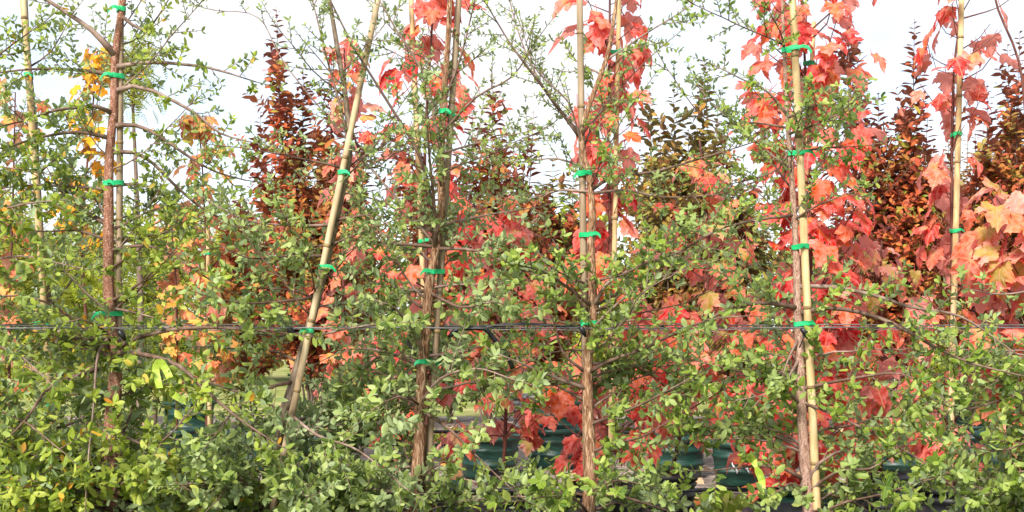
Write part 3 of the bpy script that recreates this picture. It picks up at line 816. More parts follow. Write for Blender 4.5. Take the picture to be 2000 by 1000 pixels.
# --- oak in front of the scarlet maple
D = oak(1148, YF, [(1150, 1000), (1152, 880), (1148, 780), (1148, 700), (1158, 620), (1157, 560), (1154, 480), (1157, 420), (1150, 340), (1134, 270), (1160, 180), (1186, 110), (1204, 0), (1214, -120)],
        0.023, 0.005, 'oak with ascending limbs on a straight bamboo stake before the scarlet maple', M['oak_deep'], M['bark_cork'], [
    ([(1136, 270), (1060, 170), (1000, 90), (945, 0), (925, -30)], 7, 0.6, 0.020, -0.08),
    ([(1134, 262), (1080, 200), (1030, 110), (1000, 20), (990, -30)], 6, 0.8, 0.020, 0.1),
    ([(1140, 285), (1110, 200), (1050, 140), (1020, 60)], 4, 0.9, 0.018, -0.15),
    ([(1152, 372), (1200, 345), (1280, 335), (1400, 300), (1480, 275)], 7, 0.8, 0.026, -0.2),
    ([(1155, 378), (1220, 372), (1300, 385), (1400, 380)], 6, 0.9, 0.026, -0.15),
    ([(1144, 375), (1090, 372), (1030, 390), (980, 385)], 6, 0.8, 0.026),
    ([(1145, 330), (1090, 310), (1020, 315)], 5, 0.6, 0.024),
    ([(1158, 600), (1100, 555), (1060, 530), (1000, 515)], 8, 0.9, 0.032, -0.2),
    ([(1158, 600), (1190, 550), (1250, 520), (1330, 490), (1400, 450), (1500, 420)], 8, 1.0, 0.030, -0.25),
    ([(1150, 700), (1185, 640), (1205, 575), (1225, 540)], 9, 0.6, 0.032, 0.06),
    ([(1148, 730), (1100, 690), (1085, 640), (1070, 600)], 7, 0.8, 0.034, -0.1),
    ([(1150, 730), (1190, 705), (1260, 680), (1330, 645), (1400, 622), (1475, 617)], 8, 0.9, 0.034, -0.25),
    ([(1146, 760), (1090, 740), (1030, 715), (970, 690)], 9, 0.9, 0.036, -0.15),
    ([(1146, 785), (1090, 755), (1040, 730)], 8, 0.6, 0.036, 0.05),
    ([(1152, 885), (1200, 865), (1250, 855), (1310, 820)], 7, 0.9, 0.038, -0.2),
    ([(1150, 830), (1230, 800), (1310, 760), (1380, 720)], 7, 1.0, 0.036, -0.3),
], 34, lo=(0.38, 1.22), dens_lo=0.9, dens_hi=0.55, nup=6)
staked(*D, YF, [(1132, 0), (1143, 700)], 0.020, 0.0125, M['bamboo_grey'], 'straight brown bamboo stake of the oak before the scarlet maple', [338, 458, 630], 'the oak by the scarlet maple')

# --- oak on the pale stake, right
E = oak(1572, YF, [(1580, 1000), (1572, 900), (1566, 800), (1562, 700), (1558, 600), (1555, 500), (1550, 400), (1543, 300), (1538, 230), (1534, 150), (1530, 60), (1526, -80)],
        0.021, 0.004, 'oak with speckled pink-brown trunk and arching limbs on a pale stake', M['oak_deep'], M['bark_pink'], [
    ([(1550, 225), (1500, 180), (1450, 155), (1400, 130)], 6, 0.7, 0.026, -0.12),
    ([(1550, 230), (1600, 205), (1680, 195)], 6, 1.5, 0.032, -0.15),
    ([(1550, 262), (1600, 240), (1660, 215)], 5, 1.6, 0.032, -0.25),
    ([(1552, 300), (1600, 290), (1690, 285)], 5, 1.0, 0.028, -0.1),
    ([(1552, 290), (1520, 330), (1470, 350), (1420, 360)], 5, 1.0, 0.028),
    ([(1548, 250), (1480, 240), (1380, 232), (1300, 130)], 4, 0.35, 0.022, 0.1),
    ([(1554, 430), (1600, 400), (1680, 370)], 5, 0.7, 0.028),
    ([(1554, 420), (1480, 430), (1400, 450), (1320, 500)], 6, 0.9, 0.028, -0.2),
    ([(1558, 602), (1500, 592), (1430, 600), (1360, 640), (1310, 670)], 10, 0.7, 0.032, -0.15),
    ([(1560, 612), (1620, 602), (1680, 610), (1740, 630), (1830, 680), (1900, 710), (2000, 735)], 10, 0.8, 0.034, -0.25),
    ([(1558, 560), (1620, 560), (1700, 575), (1780, 600), (1880, 620), (1990, 695)], 9, 0.8, 0.034, -0.1),
    ([(1562, 700), (1520, 760), (1450, 780)], 6, 1.0, 0.036, -0.2),
    ([(1575, 945), (1600, 905), (1630, 885), (1660, 875)], 11, 0.6, 0.040, -0.1),
    ([(1573, 940), (1530, 915), (1480, 910), (1430, 915), (1380, 920)], 8, 0.4, 0.038, -0.1),
    ([(1576, 960), (1545, 945), (1520, 960)], 9, 0.6, 0.040, -0.2),
    ([(1576, 960), (1640, 920), (1700, 915), (1760, 880)], 8, 0.9, 0.040, -0.25),
    ([(1566, 785), (1640, 815), (1740, 865), (1800, 900), (1860, 950)], 7, 0.8, 0.038, -0.35),
    ([(1566, 760), (1660, 740), (1760, 730), (1830, 770)], 7, 1.0, 0.034, -0.25),
    ([(1566, 790), (1500, 740), (1420, 720), (1340, 700)], 7, 0.9, 0.034, -0.2),
    ([(1558, 660), (1540, 700), (1530, 730)], 6, 0.4, 0.034, -0.1),
], 26, lo=(0.38, 1.10), dens_lo=0.85, dens_hi=0.6, nlow=9, nup=8)
staked(*E, YF, [(1548, 0), (1594, 960)], -0.014, 0.0135, M['bamboo'], 'pale straw bamboo stake of the speckled pink-brown oak', [97, 300, 482, 632], 'the speckled pink-brown oak')

# --- oaks reaching in from both ends of the row
oak(2130, YF + 0.05, [(2130, 1000), (2126, 800), (2122, 600), (2118, 300), (2110, 0)], 0.023, 0.008, 'oak beyond the pale-staked oak, only its arching right-hand limbs reaching in', M['oak_deep'], M['bark_cork'], [
    ([(2122, 560), (2050, 560), (1960, 575), (1870, 560)], 6, 0.9, 0.032),
    ([(2122, 640), (2040, 680), (1960, 720), (1880, 700)], 7, 1.0, 0.036, -0.2),
    ([(2126, 780), (2040, 760), (1960, 780), (1880, 800), (1820, 780)], 7, 1.0, 0.038, -0.3),
    ([(2126, 850), (2040, 850), (1960, 880), (1880, 870)], 7, 1.1, 0.040, -0.3),
    ([(2128, 920), (2040, 930), (1960, 960), (1870, 940)], 7, 1.1, 0.040, -0.2),
], 32, lo=(0.39, 0.95), dens_lo=0.95)
oak(-150, YF, [(-150, 1000), (-146, 800), (-140, 600), (-140, 300), (-130, 0)], 0.023, 0.008, 'oak past the red-brown oak, only its leafy side limbs reaching in', M['oak_fresh'], M['bark_cork'], [
    ([(-140, 180), (-60, 150), (20, 90), (90, 40)], 6, 0.9, 0.030),
    ([(-140, 330), (-60, 320), (30, 330), (120, 345)], 6, 1.1, 0.036),
    ([(-140, 440), (-60, 430), (40, 400), (130, 390)], 7, 1.2, 0.038, -0.2),
    ([(-140, 540), (-60, 520), (40, 500), (140, 520)], 7, 1.2, 0.038, -0.2),
    ([(-144, 650), (-60, 660), (30, 690), (90, 740)], 7, 1.1, 0.042, -0.3),
    ([(-146, 800), (-60, 790), (40, 820), (120, 880)], 7, 1.2, 0.044, -0.35),
    ([(-148, 880), (-60, 900), (20, 930), (90, 960)], 7, 1.2, 0.044, -0.3),
], 28, lo=(0.39, 1.3), nlow=16)
# --- slender oak behind, on the thin pale stake at the left
H = oak(70, 4.55, [(108, 1000), (100, 820), (118, 720), (104, 640), (84, 500), (76, 380), (68, 240), (56, 100), (48, -60)], 0.016, 0.006,
        'slender oak on a thin pale stake behind the red-brown oak', M['oak_sage'], M['bark_grey'], [
    ([(74, 340), (130, 290), (180, 230), (200, 150)], 5, 0.8, 0.028),
    ([(70, 260), (30, 220), (0, 200)], 5, 0.8, 0.028),
    ([(60, 130), (100, 100), (140, 30)], 4, 0.8, 0.026),
    ([(78, 420), (130, 400), (190, 400)], 5, 1.0, 0.032),
], 14, lo=(0.55, 1.45), dens_lo=0.8, dens_hi=0.8)
staked(*H, 4.55, [(45, 0), (100, 790)], -0.028, 0.0135, M['bamboo'], 'thin pale bamboo stake of the slender oak behind', [150, 632, 790], 'the slender oak')

# ------------------------------------------------------------------ maples
def maple(cx, Y, trunk_px, env, label, mat, top=None, r=0.011, lsize=0.125, nper=1.0, grp=None, keep=300, cat='tree', z0=0.25, yflat=0.85, clear=None):
    """env: (photo row, reach left, reach right) of the crown"""
    sc = FPX / Y
    pts = [P(x, y, Y) for x, y in trunk_px]; foot = Vector((pts[0].x, Y, z0))
    if pts[0].z > z0 + 0.02: pts = [foot] + pts
    else: pts[0] = foot
    tr = smooth_path(pts, 0.06)
    t = thing('maple_tree', foot, label, cat, grp)
    mb = MB(); n = len(tr); rad = taper(n, r, r * 0.35); mb.tube(tr, rad, 9, 0.04); mb.build('trunk', M['stem_dark'], t)
    lv = Leaves('maple', [mat, M['petiole']])

    def reach(py):
        for (y0, l0, r0), (y1, l1, r1) in zip(env, env[1:]):
            if y0 <= py <= y1:
                f = (py - y0) / (y1 - y0); return l0 + (l1 - l0) * f, r0 + (r1 - r0) * f
        return 0, 0
    py = env[0][0]; k = 0
    while py < env[-1][0]:
        l, rr = reach(py); z = P(0, py, Y).z; c = path_at(tr, z)
        for rep in range(2):
            az = random.uniform(0, 6.283); ca, sa = math.cos(az), math.sin(az)
            R = (rr if ca > 0 else l) / sc * random.uniform(0.55, 1.0)
            R *= 1.0
            drop = R * random.uniform(0.5, 1.1)
            st = path_at(tr, max(z0 + 0.22, z - drop)); en = c + Vector((ca * R, sa * R * yflat, random.uniform(-0.03, 0.06)))
            mid = st.lerp(en, 0.5) + Vector((ca * 0.12 * R, sa * 0.12 * R, 0.0)) + rv(0.02)
            path = smooth_path([st, mid, en], 0.05); m = len(path)
            b = MB(); b.tube(path, taper(m, max(0.002, r * 0.42 * min(1, R / 0.25)), 0.0013), 6, cap=False); b.build('branch', M['stem_dark'], t)
            nl = max(2, int(R / 0.055 * nper + 1.5))
            for j in range(nl):
                f = 0.25 + 0.75 * (j + random.random()) / nl
                i = min(m - 2, int(f * (m - 1))); q = path[i].lerp(path[i + 1], f * (m - 1) - i)
                o = Vector((ca, sa, 0)) * 0.8 + rv(0.95); o.z = o.z * 0.35 + 0.10
                o.normalize(); s_ = lsize * random.uniform(0.62, 1.15); pet = s_ * 0.42
                pos = q + o * pet
                ax = o * random.uniform(0.35, 1.0) + Vector((0, 0, -random.uniform(0.15, 1.15))) + rv(0.25)
                nr = UP * 0.75 + o * 0.75 + Vector((0, -0.35, 0)) + rv(0.45)
                if clear:                            # leaves stay off the staked side of the stem
                    mid_ = pos + ax.normalized() * s_ * 0.4; u = 1000 + mid_.x / mid_.y * FPX; v = HOR - (mid_.z - HCAM) / mid_.y * FPX
                    (xa, ya), (xb, yb) = clear
                    if mid_.y < Y + 0.02 and abs(u - (xa + (xb - xa) * (v - ya) / (yb - ya))) < 24 and random.random() < 0.85: continue
                lv.add(pos, ax, nr, s_); k += 1
        py += random.uniform(10, 16) / nper ** 0.45
    lv.finish(t, keep)
    print(label, k)
    return tr, rad


YM = 5.2
M1 = maple(828, YM, [(836, 1000), (834, 700), (832, 450), (830, 280), (838, 150), (846, 0), (850, -120)],
      [(-40, 30, 40), (40, 50, 60), (110, 80, 70), (200, 90, 90), (300, 90, 90), (400, 90, 130), (500, 110, 150), (600, 150, 150), (720, 150, 150), (820, 120, 120), (880, 90, 90)],
      'pink-red maple behind the cork-barked oak', M['maple_red'], nper=0.30, lsize=0.105, clear=[(803, 0), (822, 440)])
staked(*M1, YM, [(803, 0), (822, 440)], 0.022, 0.0125, M['bamboo'], 'tan bamboo stake of the pink-red maple behind the cork-barked oak', [470], 'the pink-red maple')
M2 = maple(1190, YM, [(1186, 1000), (1190, 700), (1192, 480), (1188, 300), (1190, 150), (1191, 0), (1193, -120)],
      [(-30, 90, 80), (60, 90, 80), (140, 90, 50), (240, 70, 70), (300, 50, 70), (360, 30, 40), (440, 40, 40), (540, 120, 80), (620, 200, 150), (720, 200, 180), (800, 150, 150), (940, 90, 90)],
      'scarlet maple with dark trunk behind the straight brown stake', M['maple_red'], nper=0.46, lsize=0.102, clear=[(1203, 0), (1197, 480)])
staked(*M2, YM, [(1209, 0), (1200, 480)], -0.012, 0.0115, M['bamboo'], 'tan bamboo stake of the scarlet maple', [102, 572], 'the scarlet maple')
M3 = maple(1590, YM, [(1572, 1000), (1580, 800), (1582, 600), (1584, 400), (1578, 250), (1572, 120), (1566, 0), (1562, -120)],
      [(-40, 90, 110), (50, 120, 150), (130, 130, 130), (220, 130, 130), (320, 90, 120), (420, 70, 120), (520, 80, 150), (600, 100, 130), (700, 130, 140), (800, 200, 150), (900, 200, 120), (960, 90, 90)],
      'broad red maple crowding round the pale straw stake', M['maple_red'], nper=0.62, lsize=0.100)
staked(*M3, YM, [(1590, 40), (1545, 960)], 0.024, 0.0115, M['bamboo'], 'tan bamboo stake inside the broad red maple', [123], 'the broad red maple')
M4 = maple(1860, YM, [(1862, 1000), (1862, 800), (1860, 560), (1859, 400), (1860, 260), (1864, 130), (1878, 20), (1890, -80)],
      [(-40, 80, 120), (30, 60, 110), (100, 70, 70), (200, 70, 60), (300, 60, 40), (400, 50, 40), (500, 80, 90), (600, 110, 120), (700, 130, 120), (800, 160, 100), (870, 100, 90), (930, 60, 60)],
      'thin pink maple spaced out along a bright straight stake', M['maple_pink'], nper=0.27, lsize=0.092, clear=[(1876, 0), (1864, 560)])
staked(*M4, YM, [(1878, 0), (1864, 560)], -0.024, 0.0135, M['bamboo'], 'bright straight bamboo stake of the thin pink maple', [121, 264, 451], 'the thin pink maple')
maple(2015, 4.8, [(2030, 1000), (2020, 700), (2015, 420), (2005, 250), (1990, 120), (1950, 20), (1930, -60)],
      [(335, 40, 60), (360, 90, 90), (440, 130, 120), (540, 120, 120), (620, 110, 100), (740, 90, 90), (840, 90, 90)],
      'maple with the largest salmon and yellow-green leaves by the thin pink maple', M['maple_coral'], nper=0.45, lsize=0.125)
maple(1385, 6.0, [(1308, 960), (1335, 820), (1368, 680), (1385, 500), (1372, 330), (1366, 270)],
      [(310, 30, 40), (360, 60, 60), (420, 110, 70), (500, 100, 90), (580, 100, 110), (660, 110, 120), (760, 110, 120), (860, 90, 100)],
      'orange and coral maple between the scarlet and the broad red maple', M['maple_coral'], nper=0.48, lsize=0.098)
maple(985, 6.0, [(985, 900), (990, 700), (985, 500), (980, 390)],
      [(395, 30, 40), (450, 80, 70), (540, 90, 90), (640, 120, 110), (760, 120, 100), (860, 90, 90)],
      'coral maple between the pink-red and the scarlet maple', M['maple_coral'], nper=0.42, lsize=0.098)
maple(1720, 6.0, [(1720, 900), (1724, 700), (1720, 560), (1722, 470)],
      [(470, 30, 40), (520, 60, 60), (620, 110, 110), (740, 130, 120), (850, 130, 120), (930, 90, 90)],
      'low coral maple between the broad red and the thin pink maple', M['maple_coral'], nper=0.4, lsize=0.105)
maple(1480, 5.6, [(1530, 960), (1510, 880), (1485, 790), (1465, 720)],
      [(740, 50, 50), (800, 80, 80), (880, 90, 80), (920, 60, 60)],
      'deep crimson young maple low beside the broad red maple', M['maple_deep'], nper=0.65, lsize=0.10)
M7 = maple(398, 8.0, [(404, 850), (404, 640), (402, 480), (396, 340), (388, 240)],
      [(80, 20, 20), (160, 30, 20), (300, 40, 50), (380, 70, 60), (480, 70, 70), (600, 70, 80), (680, 70, 80), (740, 50, 50)],
      'pale orange maple with yellow leaves seen between red-brown and leaning oaks', M['maple_pale'], nper=0.5, lsize=0.09)
staked(*M7, 8.0, [(410, 860), (406, 420)], -0.03, 0.0145, M['bamboo'], 'thin bamboo stake of the pale orange maple', [495, 590], 'the pale orange maple')
maple(322, 8.6, [(345, 850), (346, 640), (340, 500), (330, 410)], [(405, 15, 20), (440, 40, 40), (500, 30, 30), (640, 30, 30), (680, 40, 40)],
      'peach maple top beside the pale orange maple', M['maple_pale'], nper=0.6, lsize=0.09)
maple(172, 6.6, [(170, 900), (172, 700), (160, 450), (178, 250), (190, 100)],
      [(90, 20, 30), (150, 30, 40), (240, 40, 50), (330, 50, 50), (420, 60, 60), (470, 30, 30)],
      'golden yellow maple behind the red-brown oak', M['maple_yellow'], nper=0.7, lsize=0.078)
maple(20, 7.6, [(20, 850), (18, 640), (25, 400), (30, 180)], [(160, 40, 40), (200, 30, 40), (560, 40, 40), (640, 60, 70), (700, 70, 70), (740, 40, 40)],
      'rusty orange maple behind the thin pale stake', M['maple_pale'], nper=0.45, lsize=0.085)
maple(665, 6.4, [(668, 900), (668, 700), (672, 500), (680, 300), (672, 90)], [(80, 30, 30), (170, 30, 30), (250, 20, 30), (320, 30, 30), (560, 40, 40), (640, 70, 80), (740, 80, 80), (800, 50, 50)],
      'orange-red maple behind the slanting stake', M['maple_coral'], nper=0.2, lsize=0.10)

# ------------------------------------------------------------------ crape myrtles
def myrtle(cx, Y, tops, label, mats, low=560, lsize=0.076, side=24, keep=300, spread=0.5):
    t = thing('myrtle_shrub', P(cx, 0, Y) * 1.0, label, 'shrub'); t.location = (P(cx, 0, Y).x, Y, 0.26)
    base = Vector(t.location); lv = [Leaves('small', [m]) for m in mats]

    def shoot(mb, p, d, ln, r0, ls, li, dens=46, lift=0.5):
        n = max(3, int(ln / 0.05)); pts = [p.copy()]; d = d.normalized()
        for i in range(n):
            d = (d + UP * (lift / n) + rv(0.07)).normalized(); pts.append(pts[-1] + d * (ln / n))
        mb.tube(pts, taper(n + 1, r0, 0.001), 4, cap=False)
        k = int(ln * dens); th = random.random() * 6.28
        for j in range(k):
            f = 0.06 + 0.94 * (j // 2 * 2 + 1) / k; f = min(0.999, f); i = min(n - 1, int(f * n)); q = pts[i].lerp(pts[i + 1], f * n - i)
            dd = (pts[i + 1] - pts[i]).normalized(); a = dd.cross(Vector((0.3, 1, 0.1))).normalized(); b = a.cross(dd)
            ang = th + (j % 2) * math.pi + (j // 2) * 1.57 * 0.6
            o = a * math.cos(ang) + b * math.sin(ang)
            lv[li].add(q, o * 0.9 + dd * random.uniform(0.2, 0.7) + rv(0.15), dd * 1.0 - o * 0.3 + rv(0.25), ls * random.uniform(0.75, 1.15) * (1.0 - 0.55 * max(0, f - 0.75) / 0.25))
        return pts
    for tx, ty in tops:
        top = P(tx, ty, Y + random.uniform(-0.35, 0.35)); mb = MB()
        fork = Vector((base.x + (top.x - base.x) * 0.45, (base.y + top.y) / 2, 0.38 + (top.z - 0.38) * 0.42))
        path = smooth_path([base + rv(0.02) * Vector((1, 1, 0)).length, fork, fork.lerp(top, 0.55) + Vector(((top.x - fork.x) * 0.25, 0, 0)), top], 0.07)
        n = len(path); mb.tube(path, taper(n, 0.009, 0.0015), 6, 0.05)
        k = 0
        for i in range(int(n * 0.22), n - 2):
            f = i / n
            for _ in range(3 if f < 0.75 else (1 if f < 0.86 else 0)):
                if random.random() < side / 18:
                    az = random.uniform(0, 6.28); d = Vector((math.cos(az), math.sin(az), random.uniform(0.2, 1.3)))
                    li = 0 if (f > 0.78 or len(mats) == 1) else (1 if random.random() < 0.75 else 0)  # where maroon comes first, shoot tops carry its painted backlit tone
                    shoot(mb, path[i], d, random.uniform(0.14, 0.42) * (1.15 - 0.6 * f) * (1 + spread * (f < 0.6)), 0.0028, lsize * (0.9 if f < 0.6 else 1.0), li)
        i0 = int(n * 0.72); shoot_pts = path[i0:]
        L_ = sum((b - a).length for a, b in zip(shoot_pts, shoot_pts[1:])); m = len(shoot_pts); kk = int(L_ * 54)
        for j in range(kk):
            f = (j // 2 * 2 + 1) / (kk + 1); i = min(m - 2, int(f * (m - 1))); q = shoot_pts[i].lerp(shoot_pts[i + 1], f * (m - 1) - i)
            dd = (shoot_pts[i + 1] - shoot_pts[i]).normalized(); a = dd.cross(Vector((0, 1, 0))).normalized(); b = a.cross(dd)
            ang = (j % 2) * math.pi + (j // 2) * 0.9 + random.uniform(-0.2, 0.2); o = a * math.cos(ang) + b * math.sin(ang)
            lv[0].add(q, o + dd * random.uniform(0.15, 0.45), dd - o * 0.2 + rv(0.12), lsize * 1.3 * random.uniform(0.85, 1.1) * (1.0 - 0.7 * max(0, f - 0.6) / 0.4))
        mb.build('stem', M['stem_grey'], t)
    tot = sum(len(l.p) for l in lv)
    for l in lv:
        l.finish(t, int(keep * len(l.p) / max(1, tot)))
    print(label, tot)


MA, RU, OL = M['crape_maroon_backlit'], M['crape_rust'], M['crape_olive']
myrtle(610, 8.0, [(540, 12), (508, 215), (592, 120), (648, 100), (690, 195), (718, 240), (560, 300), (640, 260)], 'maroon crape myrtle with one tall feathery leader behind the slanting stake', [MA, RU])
myrtle(500, 8.4, [(470, 380), (520, 330), (440, 430)], 'low rust-red crape myrtle left of the slanting stake', [RU])
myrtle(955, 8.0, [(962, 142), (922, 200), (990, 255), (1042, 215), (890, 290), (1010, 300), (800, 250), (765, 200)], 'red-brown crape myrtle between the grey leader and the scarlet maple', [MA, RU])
myrtle(1080, 8.6, [(1080, 300), (1120, 330), (1050, 350)], 'olive and brown crape myrtle behind the straight brown stake', [OL, RU])
myrtle(1320, 8.0, [(1268, 172), (1316, 165), (1376, 110), (1402, 205), (1345, 250), (1290, 270)], 'bronze-olive crape myrtle against the sky right of the scarlet maple', [OL, OL], side=20)
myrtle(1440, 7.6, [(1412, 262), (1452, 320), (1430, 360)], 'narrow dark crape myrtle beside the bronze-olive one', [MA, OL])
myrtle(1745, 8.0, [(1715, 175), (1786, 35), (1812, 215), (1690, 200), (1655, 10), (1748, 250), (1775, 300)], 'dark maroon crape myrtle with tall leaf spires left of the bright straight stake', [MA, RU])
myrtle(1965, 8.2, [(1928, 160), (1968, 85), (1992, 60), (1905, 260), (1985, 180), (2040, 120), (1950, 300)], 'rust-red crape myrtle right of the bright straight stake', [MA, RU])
myrtle(1880, 9.6, [(1850, 240), (1890, 260), (1930, 230), (1830, 330), (1970, 250)], 'golden fine-leaved shrub behind the bright straight stake', [M['gold'], M['gold']], lsize=0.048, side=20)


myrtle(1900, 8.9, [(1870, 330), (1920, 290), (1965, 270), (1900, 380), (1990, 330), (1840, 400)], 'broad rusty crape myrtle under the golden fine-leaved shrub', [RU, RU])


# ------------------------------------------------------------------ trees farther back
def lime_tree(cx, Y, top, halfw, bottom, label, mat=None, shape='pinnate', n=1500, ls=0.22, cat='tree'):
    sc = FPX / Y; base = Vector((P(cx, 0, Y).x, Y, 0.0)); t = thing('feathery_tree' if shape == 'pinnate' else 'leafy_tree', base, label, cat)
    zt = P(0, top, Y).z; zb = max(0.35, P(0, bottom, Y).z); pts = smooth_path([base, base + Vector((0.03, 0, zt * 0.4)), base + Vector((-0.03, 0, zt * 0.95))], 0.15)
    mb = MB(); mb.tube(pts, taper(len(pts), 0.028, 0.006), 8, 0.04); mb.build('trunk', M['stem_grey'], t)
    lv = Leaves(shape, [mat or M['lime']]); R = halfw / sc
    nb = 34
    for b_ in range(nb):
        z = zb + (zt - zb) * (b_ + random.random()) / nb; az = random.uniform(0, 6.28)
        f = (z - zb) / (zt - zb); rr = R * (0.55 + 0.45 * math.sin(min(1, 1.25 - f) * 2.2)) * random.uniform(0.6, 1.1)
        st = path_at(pts, max(0.3, z - rr * 0.5)); en = st + Vector((math.cos(az) * rr, math.sin(az) * rr, rr * random.uniform(0.3, 0.8)))
        pth = smooth_path([st, st.lerp(en, 0.5) + rv(0.04), en], 0.1); mb = MB(); mb.tube(pth, taper(len(pth), 0.007, 0.002), 5, cap=False); mb.build('branch', M['stem_grey'], t)
        for j in range(n // nb):
            ff = 0.15 + 0.85 * random.random(); i = min(len(pth) - 2, int(ff * (len(pth) - 1))); q = pth[i] + rv(0.12)
            o = rv(1); lv.add(q, o + Vector((0, 0, -0.25)), UP + rv(0.6), ls * random.uniform(0.6, 1.1))
    lv.finish(t, 300 if shape == 'pinnate' else 0)
    return t


lime_tree(300, 11.0, 395, 130, 700, 'yellow-green feathery tree right of the red-brown trunk')
lime_tree(20, 10.0, 380, 90, 720, 'yellow-green feathery tree behind the thin pale stake')
lime_tree(160, 12.0, 430, 130, 720, 'lime feathery tree directly behind the red-brown trunk')
lime_tree(265, 7.6, 70, 55, 190, 'lime-green young tree showing its top beside the red-brown oak trunk', ls=0.14, n=260)
lime_tree(470, 12.0, 420, 110, 720, 'lime feathery tree behind the low rust-red crape myrtle')
for cx, Y, top, hw, lab, mt in ((720, 11.5, 420, 150, 'olive leafy tree behind the orange-red maple', 'hedge'), (880, 12.5, 430, 150, 'olive leafy tree behind the pink-red maple', 'hedge'),
                                (1130, 11.0, 390, 140, 'yellow-olive leafy tree behind the scarlet maple', 'lime'), (1280, 11.5, 330, 120, 'yellow-green leafy tree behind the bronze-olive crape myrtle', 'gold'),
                                (1430, 12.0, 400, 120, 'olive leafy tree behind the narrow dark crape myrtle', 'hedge'), (1640, 12.0, 430, 140, 'olive leafy tree behind the broad red maple', 'hedge'),
                                (1820, 12.0, 370, 110, 'yellow-green leafy tree left of the bright straight stake', 'lime'), (1960, 12.5, 380, 130, 'gold-green leafy tree behind the rust-red crape myrtle', 'gold')):
    lime_tree(cx, Y, top, hw, 760, lab, M[mt], 'small', 3600, 0.08)

# a far wood that reads as one mass
hl = Leaves('rag', [M['hedge']])
for _ in range(22000):
    x = random.uniform(-16, 16); y = random.uniform(21, 23.5)
    h = 2.55 + 0.5 * mnoise.noise((x * 0.6, 0, 0)) + 0.35 * mnoise.noise((x * 2.2, 3, 0))
    z = random.uniform(0.05, 1) ** 0.8 * h
    hl.add((x, y - 0.4 * math.sin(z * 3 + x * 2), z), rv(1), rv(1) + UP * 0.6 - Vector((0, 0.6, 0)), random.uniform(0.09, 0.2))
root = thing('far_wood', (0, 0, 0), None, None)
hl.finish(root, 0, rest_name='far_wood'); hobj = root.children[0]; hobj.parent = None; bpy.data.objects.remove(root)
hobj.name = 'far_wood'; tag(hobj, 'far mass of olive trees beyond the nursery rows', 'wood', kind='stuff')

# ------------------------------------------------------------------ pots along the rows
SP = [(219, YF, 'the red-brown oak'), (528, YF, 'the leaning oak'), (812, YF, 'the cork-barked oak'), (1150, YF, 'the oak before the scarlet maple'), (1578, YF, 'the speckled pink-brown oak'),
      (2130, YF + 0.05, 'the oak beyond the pale-staked oak'), (-150, YF, 'the oak past the red-brown oak')]
for px, Y, who in SP:
    pot(P(px, 0, Y).x, Y, 0.20, 0.37, M['pot_black'], 'black ribbed plastic pot holding ' + who, 'black pots along the oak row')
pot(P(108, 0, 4.55).x, 4.55, 0.15, 0.36, M['pot_black'], 'narrow black pot holding the slender oak', 'black pots along the oak row')
for px, Y, who, mt in ((836, YM, 'the pink-red maple', 'pot_green'), (1010, 5.25, None, 'pot_black'), (1186, YM, 'the scarlet maple', 'pot_black'), (1572, YM, 'the broad red maple', 'pot_green'),
                       (1862, YM, 'the thin pink maple', 'pot_black'), (2030, 4.8, 'the large-leaved salmon maple', 'pot_black')):
    lab = ('dark green' if mt == 'pot_green' else 'black') + (' pot at the foot of ' + who if who else ' ribbed pot standing empty between the pink-red and scarlet maples')
    pot(P(px, 0, Y).x, Y, 0.155 if px in (2030, 1862, 836) else 0.16, 0.31, M[mt], lab, 'pots along the maple row')
for px, Y, who in ((1308, 6.0, 'the orange and coral maple'), (985, 6.0, 'the coral maple'), (1720, 6.0, 'the low coral maple'), (1530, 5.6, 'the deep crimson young maple'),
                   (170, 6.6, 'the golden yellow maple'), (668, 6.4, 'the orange-red maple'), (404, 8.0, 'the pale orange maple'), (345, 8.6, 'the peach maple'), (20, 7.6, 'the rusty orange maple')):
    pot(P(px, 0, Y).x, Y, 0.13, 0.26, M['pot_black' if Y < 7 else 'pot_green'], ('black pot' if Y < 7 else 'green pot') + ' at the foot of ' + who, 'small maple pots')
for px, Y, who in ((610, 8.0, 'the tall-leadered maroon crape myrtle'), (500, 8.4, 'the low rust-red crape myrtle'), (955, 8.0, 'the red-brown crape myrtle'), (1080, 8.6, 'the olive and brown crape myrtle'),
                   (1320, 8.0, 'the bronze-olive crape myrtle'), (1440, 7.6, 'the narrow dark crape myrtle'), (1745, 8.0, 'the dark maroon crape myrtle'), (1965, 8.2, 'the rust-red crape myrtle'), (1880, 9.6, 'the golden fine-leaved shrub'), (1900, 8.9, 'the broad rusty crape myrtle')):
    t = pot(P(px, 0, Y).x, Y, 0.20 if px not in (1440, 1880) else 0.16, 0.27, M['pot_green'], 'dark green nursery bag at the foot of ' + who, 'green bags along the crape myrtle row')
    if px == 1440:            # white printed swirl on the bag
        b = MB(); c = Vector(t.location)
        for k, (a0, zz) in enumerate(((-1.25, 0.20), (-1.45, 0.22), (-1.85, 0.20))):
            pts = []
            for i in range(9):
                th = a0 + 0.10 * math.sin(i * 0.8 + k); z = zz - 0.01 - i * 0.013; r_ = 0.16 * (0.82 + 0.15 * z / 0.27) + 0.0115
                pts.append(c + Vector((r_ * math.cos(th), r_ * math.sin(th), z)))
            b.tube(pts, 0.005, 5)
        b.build('printed_swirl', M['print'], t)
for i, px in enumerate((370, 1090)):
    pot(P(px, 0, 10.6).x, 10.6, 0.22, 0.34, M['pot_green'], ['teal nursery bag standing near the pale orange maple', 'teal nursery bag beside the tapered grey tub'][i], 'spare teal bags')
pot(P(1042, 0, 11.2).x, 11.2, 0.20, 0.36, M['pot_grey'], 'tapered grey tub seen between the cork-barked oak and its neighbour', 'spare tubs')

